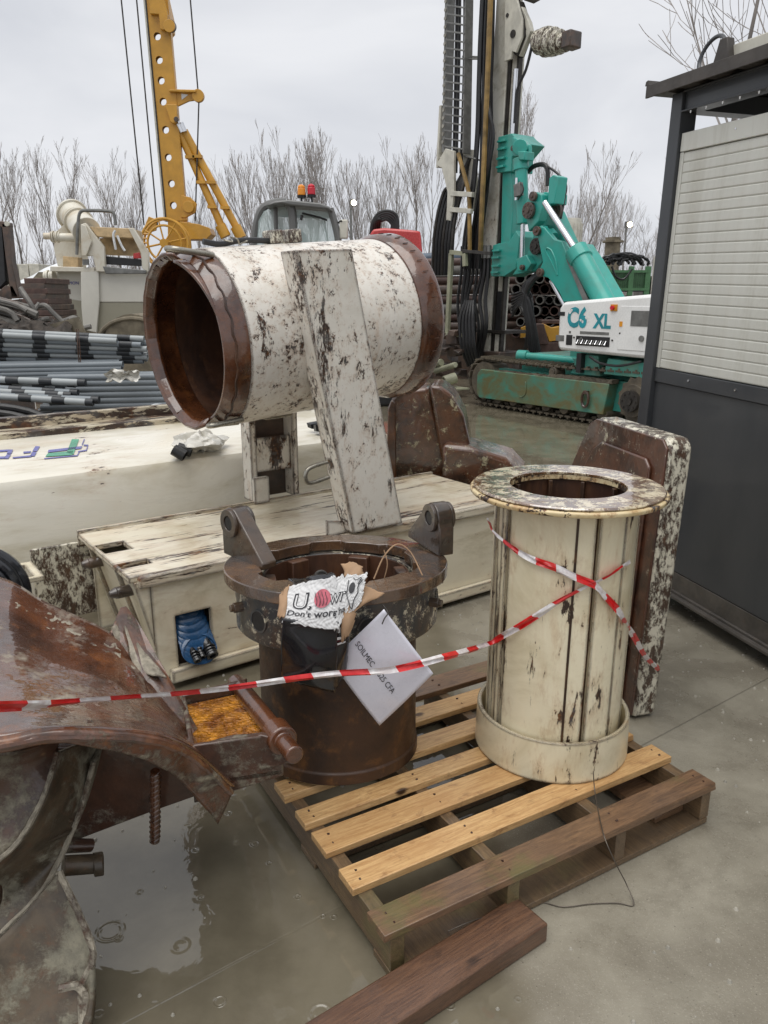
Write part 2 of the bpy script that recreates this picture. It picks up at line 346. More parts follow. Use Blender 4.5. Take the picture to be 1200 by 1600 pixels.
# wood
def wood(name, c1, c2, c3, ang=(1, 12, 12), wet=.2, knots=True, off=(0, 0, 0), green=0):
    m, t, b = newmat(name); g = G(t)
    oi = g.n('ShaderNodeObjectInfo'); vm = g.n('ShaderNodeVectorMath', operation='ADD'); g.l(g.c.outputs['Object'], vm.inputs[0])
    cmb = g.n('ShaderNodeCombineXYZ'); g.l(g.math('MULTIPLY', oi.outputs['Random'], 17.), cmb.inputs[0]); g.l(g.math('MULTIPLY', oi.outputs['Random'], 9.), cmb.inputs[2]); g.l(cmb.outputs[0], vm.inputs[1])
    V = vm.outputs[0]
    wob = g.noise(2.2, 3, .5, .5, (1, 3, 3), off, V); gr = g.noise(9, 8, .7, .9, ang, off, V); fi = g.noise(60, 4, .6, .1, ang, off, V); st = g.noise(3, 6, .6, .4, (1, 1.6, 1), (4, 4, 4), V)
    col = g.mix(g.step(gr, .32, .66), c2, c1); col = g.mix(g.math('MULTIPLY', g.step(fi, .5, .75), .4), col, c3); col = g.mix(g.math('MULTIPLY', g.step(st, .5, .72), .6), col, c2)
    if knots:
        vo = g.n('ShaderNodeTexVoronoi'); mp_ = g.n('ShaderNodeMapping'); g.l(V, mp_.inputs[0]); mp_.inputs['Scale'].default_value = (1, 1.6, 1.6); g.l(mp_.outputs[0], vo.inputs['Vector']); vo.inputs['Scale'].default_value = 4.5
        kd = g.math('ADD', vo.outputs['Distance'], g.math('MULTIPLY', g.math('SUBTRACT', gr, .5), .12)); col = g.mix(g.math('SUBTRACT', 1., g.step(kd, .05, .13)), col, tuple(x*.25 for x in c3))
    if green: col = g.mix(g.math('MULTIPLY', g.step(g.noise(5, 5, .6, 0, (1, 1, 1), (6, 1, 1)), .56, .7), green), col, (.10, .13, .03))
    col = g.mix(g.math('MULTIPLY', oi.outputs['Random'], .35), col, c2); col = g.mix(g.math('MULTIPLY', g.step(g.noise(14, 8, .7, .4, (1, 1.5, 1), (8, 1, 2), V), .55, .68), .5), col, c3)
    g.set(b.inputs['Base Color'], col); g.set(b.inputs['Roughness'], g.step(st, .3, .7, .3, .62))
    b.inputs['Coat Weight'].default_value = wet; b.inputs['Coat Roughness'].default_value = .15
    g.set(b.inputs['Normal'], g.bump(g.math('ADD', gr, g.math('MULTIPLY', fi, .6)), .35, .004)); return m
M_WOOD = wood('pale_wet_pine', (.74, .49, .23), (.45, .245, .095), (.20, .09, .035), wet=.25)
M_WOODD = wood('dark_wet_board', (.25, .14, .07), (.10, .055, .03), (.05, .026, .017), wet=.55, green=.5)
M_WOODG = wood('grey_wet_runner', (.21, .135, .07), (.095, .062, .036), (.05, .035, .02), ang=(12, 1, 12), wet=.3, green=.3)
M_TIMBER = wood('weathered_timber', (.20, .098, .05), (.07, .034, .02), (.045, .024, .015), wet=.6)

M_DRUM = chipped('flaked_white_drum_paint', (.78, .745, .68), .66, 46, (1, 1.0, 1.0), scr=.50, dirt_am=.3, orange=.55, edge=.012, rough=.36, dst=(1, 1, .5))
M_LEG = chipped('flaked_white_leg_paint', (.81, .775, .70), .66, 34, (1, 1, .6), scr=.56, dirt_am=.25, orange=.5, edge=.022, rough=.36, off=(4, 0, 2))
M_BOX = chipped('scuffed_cream_box_paint', (.79, .725, .57), .56, 9, (.28, 1, 1), scr=.40, dirt=(.36, .29, .15), dirt_am=.7, orange=.35, edge=.02, rough=.38, dst=(.6, 1, 1.4))
M_BOXTOP = chipped('scraped_cream_top_plate', (.78, .72, .58), .72, 12, (.13, 1.3, 1), dirt=(.42, .33, .16), dirt_am=.6, orange=.5, edge=.015, rough=.34, under2=(.28, .265, .23), coat=.5)
M_BEAM = chipped('dull_white_beam_paint', (.75, .715, .615), .48, 7, (.35, 1, 1), dirt=(.40, .34, .20), dirt_am=.65, orange=.4, rough=.3, coat=.5, dst=(.4, 1, 1.3))
M_LIP = chipped('rusted_beam_ledge', (.55, .50, .38), .95, 6, (.25, 1, 1), dirt_am=.7, orange=.3, coat=.5)
M_CYL = chipped('cream_cylinder_paint', (.81, .735, .54), .58, 16, (1, 1, .30), scr=.50, dirt=(.42, .33, .16), dirt_am=.5, orange=.5, edge=.014, rough=.36, off=(3, 3, 0), coat=.4)
M_CYLRIM = chipped('worn_cream_rim', (.74, .62, .38), .82, 18, (1, 1, 1), dirt=(.5, .33, .12), dirt_am=.7, orange=1., rough=.4, coat=.5)
M_RUST = rusty('wet_dark_rust'); M_RUSTBODY = rusty('brown_rust_body', (.022, .011, .006), (.055, .024, .010), (.18, .075, .018), sc=4, om=.6, rough=.5, coat=.15, crough=.25, cior=1.4)
M_RUSTRED = rusty('wet_red_rust', (.042, .014, .006), (.125, .042, .015), (.26, .09, .022), sc=6, om=.3, rough=.28, coat=1., crough=.04)
M_RUSTIN = rusty('rust_inside', (.030, .014, .009), (.085, .036, .018), (.17, .075, .03), sc=6, om=.5, rough=.5, coat=.2, st=(1, 1, .3))
M_FLANGE = rusty('wet_flange_steel', (.045, .032, .024), (.12, .065, .035), (.26, .13, .05), sc=5, om=.5, rough=.22, coat=1., crough=.03, bump=.2, patch=(.50, .45, .33), patch_am=.18)
M_BAND = rusty('blue_grey_worn_band', (.035, .042, .048), (.075, .06, .05), (.18, .09, .04), sc=11, om=.4, rough=.4, coat=.4, patch=(.62, .57, .43), patch_am=.60)
M_LUG = rusty('dark_bronze_lug', (.036, .027, .021), (.085, .055, .035), (.18, .09, .04), sc=5, om=.3, rough=.3, coat=.8, crough=.08, patch=(.4, .36, .27), patch_am=.06)
M_SLABF = rusty('brown_cast_block', (.040, .018, .012), (.11, .042, .022), (.17, .07, .03), sc=9, om=.4, rough=.35, coat=.8, crough=.1, patch=(.55, .50, .36), patch_am=.40, bump=.6, bs=14)
M_SLABS = rusty('paint_flaked_block_side', (.05, .03, .02), (.09, .05, .03), (.2, .09, .04), sc=15, om=.4, rough=.4, coat=.6, patch=(.68, .64, .52), patch_am=.80, bump=.7, bs=14, st=(1, 1, .5))
M_CAST = rusty('brown_and_cream_casting', (.035, .018, .010), (.12, .048, .022), (.22, .09, .03), sc=9, om=.4, rough=.3, coat=.9, crough=.08, patch=(.46, .41, .26), patch_am=.52, bump=.5, bs=16)
M_AUG = rusty('muddy_wet_auger', (.050, .020, .010), (.125, .045, .020), (.24, .085, .025), sc=5, om=.55, rough=.22, coat=1., crough=.03, mud=.35, mudc=(.40, .34, .26), bump=.3, bs=60, cior=2.1)
M_AUGM = rusty('mud_caked_auger', (.05, .022, .012), (.12, .045, .02), (.22, .085, .03), sc=6, om=.5, rough=.4, coat=.5, crough=.12, mud=.98, mudc=(.46, .41, .32), bump=.9, bs=40)
M_RIM = rusty('clay_patched_rim', (.05, .020, .010), (.14, .050, .02), (.26, .10, .03), sc=9, om=.6, rough=.35, coat=.8, crough=.08, mud=.56, mudc=(.42, .37, .27), bump=.8, bs=50)
M_AUGD = rusty('dark_auger_web', (.038, .019, .012), (.085, .038, .022), (.16, .065, .028), sc=7, om=.3, rough=.4, coat=.7, mud=.50, mudc=(.30, .27, .20), bump=.5)
M_AUGG = rusty('grey_clay_flight', (.045, .033, .020), (.105, .075, .045), (.15, .06, .025), sc=9, om=.5, rough=.5, coat=.35, crough=.2, mud=.62, mudc=(.25, .23, .17), bump=.35, bs=34)
M_TEAL = chipped('teal_paint', (.028, .35, .29), .30, 7, (1, 1, .6), dirt=(.09, .12, .09), dirt_am=.35, orange=.2, rough=.36, coat=.3, under2=(.25, .27, .24))
M_TEALD = chipped('dusty_teal_paint', (.05, .30, .25), .30, 6, dirt=(.13, .12, .05), dirt_am=.75, orange=.3, coat=.1)
M_TEALG = chipped('green_track_plate', (.045, .26, .20), .33, 5, (.5, 1, 1), dirt=(.14, .125, .05), dirt_am=1., orange=.4, coat=.1, dst=(.8, 1, 1))
M_RIGW = plain('white_hood_paint', (.86, .86, .84), .3, 0, .06, 3, .02, coat=.3)
M_DECAL = plain('teal_decal', (.02, .30, .36), .4, bump=0)
M_MASTW = chipped('dirty_mast_paint', (.72, .70, .62), .54, 7, (1, 1, .4), dirt=(.28, .24, .15), dirt_am=.8, orange=.3, under2=(.06, .055, .05))
M_OFFW = plain('off_white_steel', (.60, .58, .50), .5, 0, .2, 5, .1)
M_GREYM = plain('grey_steel', (.20, .20, .19), .45, .3, .3, 8)
M_BLACK = plain('black_rubber', (.018, .018, .019), .42, 0, .3, 8, .1)
M_BLACKG = plain('gloss_black', (.012, .013, .016), .2, 0, .2, 8, .1, coat=.4)
M_CHROME = plain('chrome_rod', (.75, .76, .78), .16, 1, .05, 8, .02)
M_DARKM = plain('oily_dark_metal', (.045, .04, .035), .4, .3, .4, 9, .3)
M_TRACK = rusty('muddy_track', (.07, .058, .042), (.14, .115, .08), (.12, .07, .04), sc=6, rough=.6, coat=.1, mud=.5, mudc=(.17, .145, .10), bump=.5)
M_YEL = plain('ochre_yellow_paint', (.58, .30, .035), .42, 0, .15, 3, .04, coat=.2)
M_YELD = plain('old_yellow_hose', (.30, .19, .06), .5, 0, .5, 4)
M_RED = plain('telehandler_red', (.50, .03, .028), .3, 0, .1, 3, 0, coat=.4)
M_CABG = plain('cab_grey', (.15, .15, .145), .4, 0, .12, 3, 0)
M_PIPE = plain('grey_plastic_pipe', (.19, .215, .235), .42, 0, .1, 2, .03)
M_PIPEL = plain('pale_grey_plastic_pipe', (.34, .365, .37), .42, 0, .1, 2, .03)
M_PIPEB = plain('black_pipe_sleeve', (.025, .028, .032), .45)
M_SHED = plain('anthracite_steel', (.034, .038, .044), .42, 0, .3, 2.2, .25, 3, .01, coat=.15, st=(1, 1, .35), col2=(.055, .058, .062))
M_SHEDD = rusty('rust_speckled_base_rail', (.05, .045, .04), (.09, .08, .07), (.14, .09, .05), sc=8, om=.2, rough=.5, coat=.3)
M_PANEL = chipped('grubby_white_panel', (.64, .64, .585), .08, 8, dirt=(.40, .38, .31), dirt_am=.45, orange=.1, rough=.4, coat=.1, dst=(3, 3, .5))
M_ROOF = plain('brown_grey_roof_sheet', (.07, .06, .052), .55, 0, .3, 5, .15)
M_DESW = chipped('desander_white', (.66, .63, .54), .28, 4, (1, 1, .5), dirt=(.42, .30, .14), dirt_am=.5, orange=.5, coat=.2)
M_DESH = plain('desander_hopper_white', (.66, .64, .57), .4, 0, .08, 2, .03)
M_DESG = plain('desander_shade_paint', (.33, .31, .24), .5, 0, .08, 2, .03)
M_TANW = plain('stained_deck', (.55, .40, .22), .5, 0, .35, 6, .1)
M_TARP = plain('white_tarpaulin', (.72, .74, .75), .45, 0, .08, 3, .5, 5, .05)
M_BARK = plain('bare_bark', (.20, .18, .165), .85, 0, .3, 1.5, 0)
M_TWIG = plain('thin_grey_twigs', (.36, .33, .31), .85, 0, .25, 1, 0)
M_SCRAP = rusty('scrap_steel', (.05, .04, .035), (.11, .07, .05), (.2, .09, .05), sc=5, rough=.5, coat=.3)
M_SCRAPP = plain('rusty_steel_pipe', (.10, .060, .050), .45, .2, .4, 6, .1)
M_SCRAPG = plain('grey_old_pipe', (.17, .16, .145), .5, .1, .3, 6, .1)
M_CONC = plain('stained_concrete', (.20, .17, .12), .8, 0, .45, 4, .3)
M_GREEN = plain('green_cage_paint', (.08, .20, .09), .5, 0, .2, 5, .05)
M_WIREM = plain('thin_wire', (.10, .085, .07), .4, .6)
M_GALV = plain('galvanised_handle', (.34, .32, .27), .3, .7, .3, 12, .1)
M_PAPER = plain('wet_paper_sign', (.72, .72, .80), .3, 0, .06, 5, .05, 30, .001, coat=.5)
M_INK = plain('black_ink', (.02, .02, .025), .5, bump=0)
M_BLUEH = plain('blue_hose_sheath', (.022, .085, .20), .25, 0, .35, 10, .1, coat=.4)
M_CARD = plain('torn_brown_cardboard', (.38, .24, .14), .75, 0, .2, 10, .2)
M_BAGW = plain('crinkled_white_print', (.66, .66, .66), .4, 0, .06, 8, .0)
M_PLAST = plain('crumpled_clear_plastic', (.62, .60, .54), .25, 0, .15, 9, .3, coat=.5)
M_PINK = plain('pink_print', (.52, .12, .16), .4, 0, .3, 60, 0)
M_LOGOB = plain('violet_blue_print', (.12, .12, .36), .3, bump=0); M_LOGOG = plain('green_print', (.07, .33, .20), .3, bump=0)
M_ORANGE = plain('orange_beacon', (.85, .30, .02), .2, 0, .05, 3, 0); M_REDB = plain('red_beacon', (.62, .02, .04), .2, 0, .05, 3, 0)
M_NAIL = plain('rust_stained_nail', (.05, .02, .012), .6)
def glassm():
    m, t, b = newmat('cab_glass'); g = G(t); b.inputs['Base Color'].default_value = (.55, .66, .64, 1); b.inputs['Roughness'].default_value = .03
    b.inputs['Alpha'].default_value = .42; b.inputs['IOR'].default_value = 1.5; return m
M_GLASS = glassm()
def lampm():
    m, t, b = newmat('lit_lamp'); b.inputs['Emission Color'].default_value = (1, .88, .62, 1); b.inputs['Emission Strength'].default_value = 9; return m
M_LAMP = lampm()
def waterm():
    m, t, b = newmat('orange_rust_water'); g = G(t); n = g.noise(6, 3, .5, 1.5)
    g.set(b.inputs['Base Color'], g.mix(g.step(n, .35, .65), (.20, .062, .008), (.72, .30, .03))); b.inputs['Roughness'].default_value = .04; b.inputs['IOR'].default_value = 1.45
    b.inputs['Coat Weight'].default_value = .6; g.set(b.inputs['Normal'], g.bump(g.noise(26, 2, .45, 2.2, (1, 1.8, 1)), 1., .03)); return m
M_RWATER = waterm()
def tapem():
    m, t, b = newmat('red_white_tape'); g = G(t); s = g.n('ShaderNodeSeparateXYZ'); g.l(g.c.outputs['UV'], s.inputs[0])
    v = g.math('FRACT', g.math('ADD', g.math('MULTIPLY', s.outputs[0], 1.), g.math('MULTIPLY', s.outputs[1], .07)))
    k = g.step(g.math('ABSOLUTE', g.math('SUBTRACT', v, .5)), .247, .253)
    cr_ = g.noise(40, 4, .6)
    red = g.mix(g.step(cr_, .4, .7), (.60, .010, .012), (.72, .03, .03)); wh = g.mix(g.step(cr_, .35, .7), (.66, .60, .60), (.84, .83, .83))
    g.set(b.inputs['Base Color'], g.mix(k, red, wh)); b.inputs['Roughness'].default_value = .28; b.inputs['Coat Weight'].default_value = .3
    g.set(b.inputs['Normal'], g.bump(g.noise(30, 3, .5, 1), .3, .004)); b.inputs['Subsurface Weight'].default_value = 0; return m
M_TAPE = tapem()

# ================================================================== ground
g_ = MB(); g_.grid(lambda u, v: (-300 + 600*u, -100 + 700*v, 0), 1, 1); structure('ground', g_, M_GROUND)

# ================================================================== long white beam behind
BW = dict(deg=36)
t = Thing('long_steel_beam', 'long dull white steel beam with blue and green logo lying behind the box', 'steel beam', (-1.5, 4.0, 0), 36)
m = MB(); m.prism([(4.0, .06), (4.0, .70), (4.02, .735), (4.06, .75), (4.92, .80), (4.92, .06)], 'x', -2.2, 2.95); t.part('beam_body', m, M_BEAM, bevel=.006)
m = MB(); m.box(-2.2, 2.9, 4.90, 5.12, .795, .835); m.box(-2.2, 2.9, 5.08, 5.14, .82, .90); t.part('rusty_ledge', m, M_LIP, bevel=.006, label='rusted ledge along the far edge of the beam')
m = MB(); m.box(-2.1, 2.8, 3.985, 4.2, 0, .075); m.box(-2.1, 2.8, 4.7, 4.9, 0, .075); t.part('bottom_rail', m, M_SCRAP, bevel=.004)
# printed logo lying on the top plate: slanted strokes in blue and green (top surface slope .05/.86)
def topz(tt): return .75 + (tt - 4.06)*(.05/.86) + .0035
def stroke(mat, pts):
    k = MB(); k.ext([(a, b, topz(b)) for a, b in pts], (0, 0, .0012)); return t.part('logo_stroke', k, mat)
def sT(px, py):
    q = onz(px, py, .77); return (q.x*math.cos(R(36))+q.y*math.sin(R(36)), -q.x*math.sin(R(36))+q.y*math.cos(R(36)))
for mat, P in ((M_LOGOG, [(113,692),(124,692),(115,710),(104,709)]), (M_LOGOG, [(75,710),(115,706),(113,711),(71,714)]), (M_LOGOB, [(76,706),(129,700),(127,703),(75,709)]),
               (M_LOGOB, [(128,698),(132,691),(133,692),(129,699)]), (M_LOGOB, [(131,698),(138,698),(137,699.5),(131,699.5)]), (M_LOGOB, [(137,698),(138.5,698),(136,705),(134.5,705)]), (M_LOGOB, [(122,706),(136,704),(135.5,705.5),(122,707.2)]), (M_LOGOB, [(69,716),(120,711),(124,706),(125,706.5),(121,712),(69,717)]),
               (M_LOGOB, [(56,702),(63,702),(58,708),(51,708)]), (M_LOGOB, [(50.5,709),(57.5,709),(54,714),(47,714)]), (M_LOGOB, [(20,716),(50,713),(49,715),(20,717.5)]), (M_LOGOB, [(37,709),(49,708),(48,710),(37,711)]),
               (M_LOGOB, [(-12,709),(14,707),(13,709),(-12,711)]), (M_LOGOB, [(14,707),(21,707),(18,712),(11,712)]), (M_LOGOB, [(11,713),(17.5,713),(13,718),(6,718)]), (M_LOGOB, [(-20,717),(9,715.5),(7,718),(-20,719)])):
    stroke(mat, [sT(x, y) for x, y in P])
m = MB(); m.box(-1.02, -.9, 3.975, 4.0, .15, .55); m.box(-1.3, -.4, 3.95, 3.985, .10, .16); t.part('side_cleat', m, M_BEAM, bevel=.004)
# things lying on the beam
m = MB(); q = at(330, 668, 3.95)
def bag(u, v):
    a = u*2*math.pi; r = .15*math.sin(math.pi*v*.98+.03); n_ = noise.noise(Vector((math.cos(a)*2, math.sin(a)*2, v*5)))
    return Vector((r*1.15*math.cos(a)*(1+.5*n_), r*math.sin(a)*(1+.4*n_), .06*math.cos(math.pi*v)*(1+.8*n_)+.05))
m.grid(bag, 36, 16); m.rough(.010, 34); m.xf(Matrix.Scale(.8, 4)); m.xf(Matrix.Translation((1.70, 4.13, .765)))
Thing('plastic_bag', 'crumpled see-through plastic bag lying on the beam under the drum', 'plastic bag', (1.70, 4.13, .76), 36, mb=m, mat=M_PLAST)
m = MB(); m.cyl((1.50, 4.02, .80), (1.545, 3.98, .765), .032, ri=.026, n=20); m.cyl((1.54, 4.06, .80), (1.60, 4.02, .775), .03, ri=.024, n=20)
Thing('pipe_stub', 'short black plastic pipe stub on the beam below the drum mouth', 'pipe', (1.52, 4.0, .77), 36, mb=m, mat=M_BLACK)
m = MB()
for k in range(9):
    p = Vector((2.62+random.uniform(-.12, .2), 4.15+random.uniform(-.08, .12), .80+random.uniform(0, .04))); m.box(p.x-.03, p.x+.03, p.y-.02, p.y+.02, p.z-.02, p.z+.02)
m.rough(.03, 9); Thing('rag_heap', 'small heap of dark rags on the beam between the drum legs', 'rags', (2.65, 4.15, .78), 36, mb=m, mat=M_BLACK)

# ================================================================== white box section on the ground
b = Thing('steel_box_section', 'worn cream steel box section with two slots and two pins, under the drum', 'steel box', (.87, 2.93, 0), 36)
m = MB(); m.cells([.87, .885, 1.01, 3.05], [2.935, 3.06, 3.125, 3.30, 3.44, 3.665], {(1, 1), (1, 3)}, .495, .52); b.part('top_plate', m, M_BOXTOP, bevel=.003)
m = MB(); m.box(.90, 3.05, 2.905, 2.934, .470, .5225); b.part('edge_bar', m, M_BOXTOP, bevel=.010); m = MB(); m.box(.87, 3.05, 3.667, 3.69, .455, .535); b.part('edge_bar', m, M_BOXTOP, bevel=.004)
m = MB(); m.prism([(.885, .494), (3.05, .494), (3.05, .03), (1.23, .03), (1.23, .20), (1.03, .20), (.995, .14)], 'y', 2.94, 2.955)
# front wall with the opening for the hose: vertical cells turned into place
m = MB(); m.cells([.95, 1.045, 1.20, 3.05], [.045, .085, .315, .494], {(1, 1)}, 2.925, 2.945); m.v = [Vector((v.x, v.z, v.y)) for v in m.v]
m.ext([(.88, 2.925, .494), (.95, 2.925, .494), (.95, 2.925, .045), (.985, 2.925, .045)][::1] if 0 else [(.885, 2.925, .494), (.95, 2.925, .494), (.95, 2.925, .20)], (0, .02, 0))
b.part('front_wall', m, M_BOX, bevel=.003)
m = MB(); m.box(1.0, 3.05, 2.885, 2.923, .03, .085); b.part('bottom_lip', m, M_BOX, bevel=.004)
m = MB(); m.box(.92, 3.05, 3.64, 3.66, .03, .494); b.part('back_wall', m, M_BOX)
m = MB(); m.ext([(.89, 2.95, .494), (.89, 3.635, .494), (1.0, 3.635, .05), (1.0, 2.95, .05)], (.02, 0, 0)); m.ext([(.872, 3.12, .494), (.872, 3.135, .494), (.985, 3.135, .04), (.985, 3.12, .04)], (.05, 0, 0))
m.ext([(.872, 3.50, .494), (.872, 3.515, .494), (.985, 3.515, .04), (.985, 3.50, .04)], (.05, 0, 0)); b.part('end_plate', m, M_BOX, bevel=.003)
m = MB(); m.box(1.02, 3.05, 2.95, 3.63, .03, .045); m.box(3.03, 3.05, 2.95, 3.63, .05, .49); b.part('inner_floor', m, M_SCRAP)
for tt, z in ((3.43, .445), (3.035, .43)):
    m = MB(); m.cyl((.95, tt, z), (.845, tt, z), .025, n=18); m.cyl((.845, tt, z), (.815, tt, z), .025, .012, n=18); b.part('locking_pin', m, M_LUG, bevel=.003)
m = MB(); m.box(.66, .97, 3.70, 3.72, .10, .47); m.rough(.004, 5); b.part('stained_side_plate', m, M_SLABS, bevel=.003)
m = MB(); m.cells([.30, .33, .62, .66], [3.45, 3.48, 3.66, 3.70], {(1, 1)}, .40, .42); m.box(.30, .66, 3.45, 3.70, .10, .14); m.box(.32, .335, 3.46, 3.68, .14, .40); b.part('end_frame', m, M_BOX, bevel=.003)
# blue sheath and hoses
h = Thing('blue_hose_bundle', 'blue corrugated hose sheath hanging in the opening of the cream box', 'hose', (1.12, 2.91, .08), 36)
m = MB(); P = [(1.115, 3.06, .48), (1.118, 3.05, .38), (1.122, 3.005, .30), (1.126, 2.945, .215), (1.128, 2.885, .150)]
pr = []; n = 150
def hp(u):
    k = u*(len(P)-1); i = min(int(k), len(P)-2); f = k-i; return Vector(P[i]).lerp(Vector(P[i+1]), f)
def sheath(u, v):
    c = hp(v); a = u*2*math.pi; rr = .066 + .0060*abs(math.sin(v*14*math.pi)) + .003*math.sin(a*3+v*4) + .006*v**4; th = .15+.95*v**2; return c + Vector((math.cos(a)*rr, math.sin(a)*rr*.85*math.cos(th), math.sin(a)*rr*.85*math.sin(th)))
m.grid(sheath, 40, 168); h.part('sheath', m, M_BLUEH, solid=.003)
def inner_shade(u, v): q = sheath(u, .4+.57*v); c = hp(.4+.57*v); return c+(q-c)*.93
m = MB(); m.grid(inner_shade, 40, 30); h.part('sheath_inner_shade', m, M_BLACK)  # black inner skin stands in for the shade inside the blue sheath
for dx, r, l in ((-.034, .015, .02), (-.004, .014, .0), (.034, .024, .01)):
    m = MB(); m.tube([(1.13+dx, 2.955, .215), (1.13+dx, 2.915, .165), (1.13+dx*1.05, 2.864-l, .133)], r, 14, sm=5); 
    for q in range(3): m.cyl((1.13+dx*1.05, 2.866-l+.012*q, .135+.008*q), (1.13+dx*1.05, 2.871-l+.012*q, .138+.008*q), r*1.12, n=14)
    m.cyl((1.13+dx*1.05, 2.864-l, .134), (1.13+dx*1.05, 2.856-l, .129), r*1.1, ri=r*.6, n=14); h.part('inner_hose', m, M_BLACKG)

# ================================================================== the big drum on two legs
DS, DT, DZ, TILT = 1.428, 3.333, 1.414, 4.7
d = Thing('large_steel_drum', 'large flaked white open-ended drum with rusty rims carried sideways on two legs', 'steel drum', (2.0, 3.33, .52), 36)
MD = Matrix.Translation((DS, DT, DZ)) @ Matrix.Rotation(R(1.6), 4, 'Z') @ Matrix.Rotation(R(-TILT), 4, 'Y') @ Matrix.Rotation(R(90), 4, 'Y')    # local z = drum axis; local x = down, y = back
RD = .393
def lath(prof, n=96, **k): x = MB(); x.lathe(prof, n, **k); return x.xf(MD)
d.part('drum_shell', lath([(RD, .02), (RD, .945), (RD-.022, .945), (RD-.022, .02)]), M_DRUM, bevel=.003)
# rusty mouth ring: two courses with a weld bead
d.part('mouth_ring', lath([(RD-.006, .019), (RD-.010, -.045), (RD-.036, -.088), (RD-.048, -.088), (RD-.034, -.045), (RD-.03, .019)], n=96), M_RUSTRED, bevel=.002)
d.part('inner_lining', lath([(RD-.0225, .002), (RD-.0225, .96), (RD-.026, .96), (RD-.026, .002)]), M_RUSTIN)
m = MB(); m.lathe([(0, .50), (RD-.03, .50), (RD-.03, .51), (0, .51)], 48, closed=False); m.xf(MD); d.part('inner_bulkhead', m, M_RUSTIN)
m = MB(); pts = [(math.cos(a)*(RD-.009), math.sin(a)*(RD-.009), -.046+.004*math.sin(a*23)) for a in [2*math.pi*i/160 for i in range(160)]]; m.tube(pts, .005, 6, closed=True); m.xf(MD).rough(.003, 60); d.part('weld_bead', m, M_RUSTIN)
# flared half collar on the far side
def coll(u, v):
    a = R(-22 + 210*u); r = RD - .050 + .034*v + .006*math.sin(u*9); z = -.080 - .042*v - .012*math.sin(u*math.pi)*v; return MD @ Vector((r*math.cos(a), r*math.sin(a), z))
m = MB(); m.grid(coll, 13, 3); d.part('half_collar', m, M_RUSTRED, solid=.013, smooth=12)
m = MB()
for k in range(30):
    a = R(20+5.4*k); z = -.095+random.uniform(-.006, .006); r = RD-.037; q = MD @ Vector((r*math.cos(a), r*math.sin(a), z)); w = MD @ Vector(((r+.010)*math.cos(a+.01), (r+.010)*math.sin(a+.01), z-.022)); m.tube([q, w], .003, 5)
d.part('weld_tacks', m, M_RUSTIN, kind='stuff')
# torn tongue of plate on the near top side
def tongue(u, v):
    a = R(196+60*u); w = (1-u)**1.3; r = RD-.042+.008*(1-u); z = -.085-.055*w*v; return MD @ Vector((r*math.cos(a), r*math.sin(a), z))
m = MB(); m.grid(tongue, 20, 4); d.part('torn_tongue', m, M_RUSTRED, solid=.012)
# far flange
d.part('far_flange', lath([(RD-.03, .946), (RD+.002, .946), (RD+.020, .975), (RD+.024, 1.06), (RD+.012, 1.08), (RD-.03, 1.08)]), M_RUSTRED, bevel=.003)
m = MB()
for k in range(40):
    a = R(9*k+3); p = MD @ Vector(((RD+.0225)*math.cos(a), (RD+.031)*math.sin(a), 1.0)); q = MD @ Vector(((RD+.024)*math.cos(a), (RD+.032)*math.sin(a), 1.03)); m.tube([p, q], .0022, 5)
d.part('weld_tacks', m, M_RUSTIN, kind='stuff')
# front leg: box section leaning against the near side, and the rear leg
m = MB(); m.prism([(1.635, 1.785), (1.915, 1.80), (2.195, .535), (1.905, .535)], 'y', 2.865, 2.99); d.part('leg', m, M_LEG, bevel=.006)
m = MB(); m.prism([(1.80, 1.35), (1.835, 1.35), (1.835, .525), (1.80, .525)], 'y', 3.69, 3.80); m.prism([(2.055, 1.35), (2.09, 1.35), (2.09, .525), (2.055, .525)], 'y', 3.69, 3.80)
m.box(1.835, 2.055, 3.715, 3.73, .68, .87); d.part('leg', m, M_LEG, bevel=.004)
m = MB(); m.box(1.835, 2.055, 3.785, 3.80, .525, 1.35); d.part('leg_shade_plate', m, M_SCRAP)  # dark-coloured plate paints the shade in the rear leg's openings
m = MB(); m.box(1.795, 1.885, 3.655, 3.688, .523, .665); d.part('foot_bracket', m, M_LEG, bevel=.003)
m = MB(); m.prism([(1.80, .523), (1.93, .523), (1.90, .58), (1.80, .60)], 'y', 2.93, 2.945); d.part('foot_bracket', m, M_LEG, bevel=.003)
def handle(pts, r=.011): x = MB(); x.tube(pts, r, 10, sm=5); return d.part('handle', x, M_GALV)
q = MD @ Vector((-.36, -.17, -.02)); handle([q+Vector((.03, 0, 0)), q+Vector((-.12, -.02, .015)), q+Vector((-.15, .005, .02)), q+Vector((-.14, .05, .02)), q+Vector((.02, .06, .005))], .012)
q = MD @ Vector((.345, -.21, -.02)); handle([q+Vector((.05, 0, .01)), q+Vector((-.08, -.02, 0)), q+Vector((-.11, -.0, -.005)), q+Vector((-.08, .04, -.01)), q+Vector((.05, .05, -.01))], .012)
handle([(1.80, 2.90, .815), (1.70, 2.90, .80), (1.675, 2.90, .825), (1.685, 2.90, .86), (1.72, 2.90, .875), (1.79, 2.90, .885)], .010)
q = MD @ Vector((.40, .0, .30)); handle([q+Vector((.10, 0, 0)), q+Vector((-.04, 0, -.005)), q+Vector((-.07, 0, .02))], .007)
for k, z in enumerate((.40, .50)):
    m = MB(); m.box(-.06, 0, -.05, .05, -.03, .03); m.xf(MD @ Matrix.Translation((-.395, .03, z+.02))); d.part('lug', m, M_SLABS, bevel=.008)
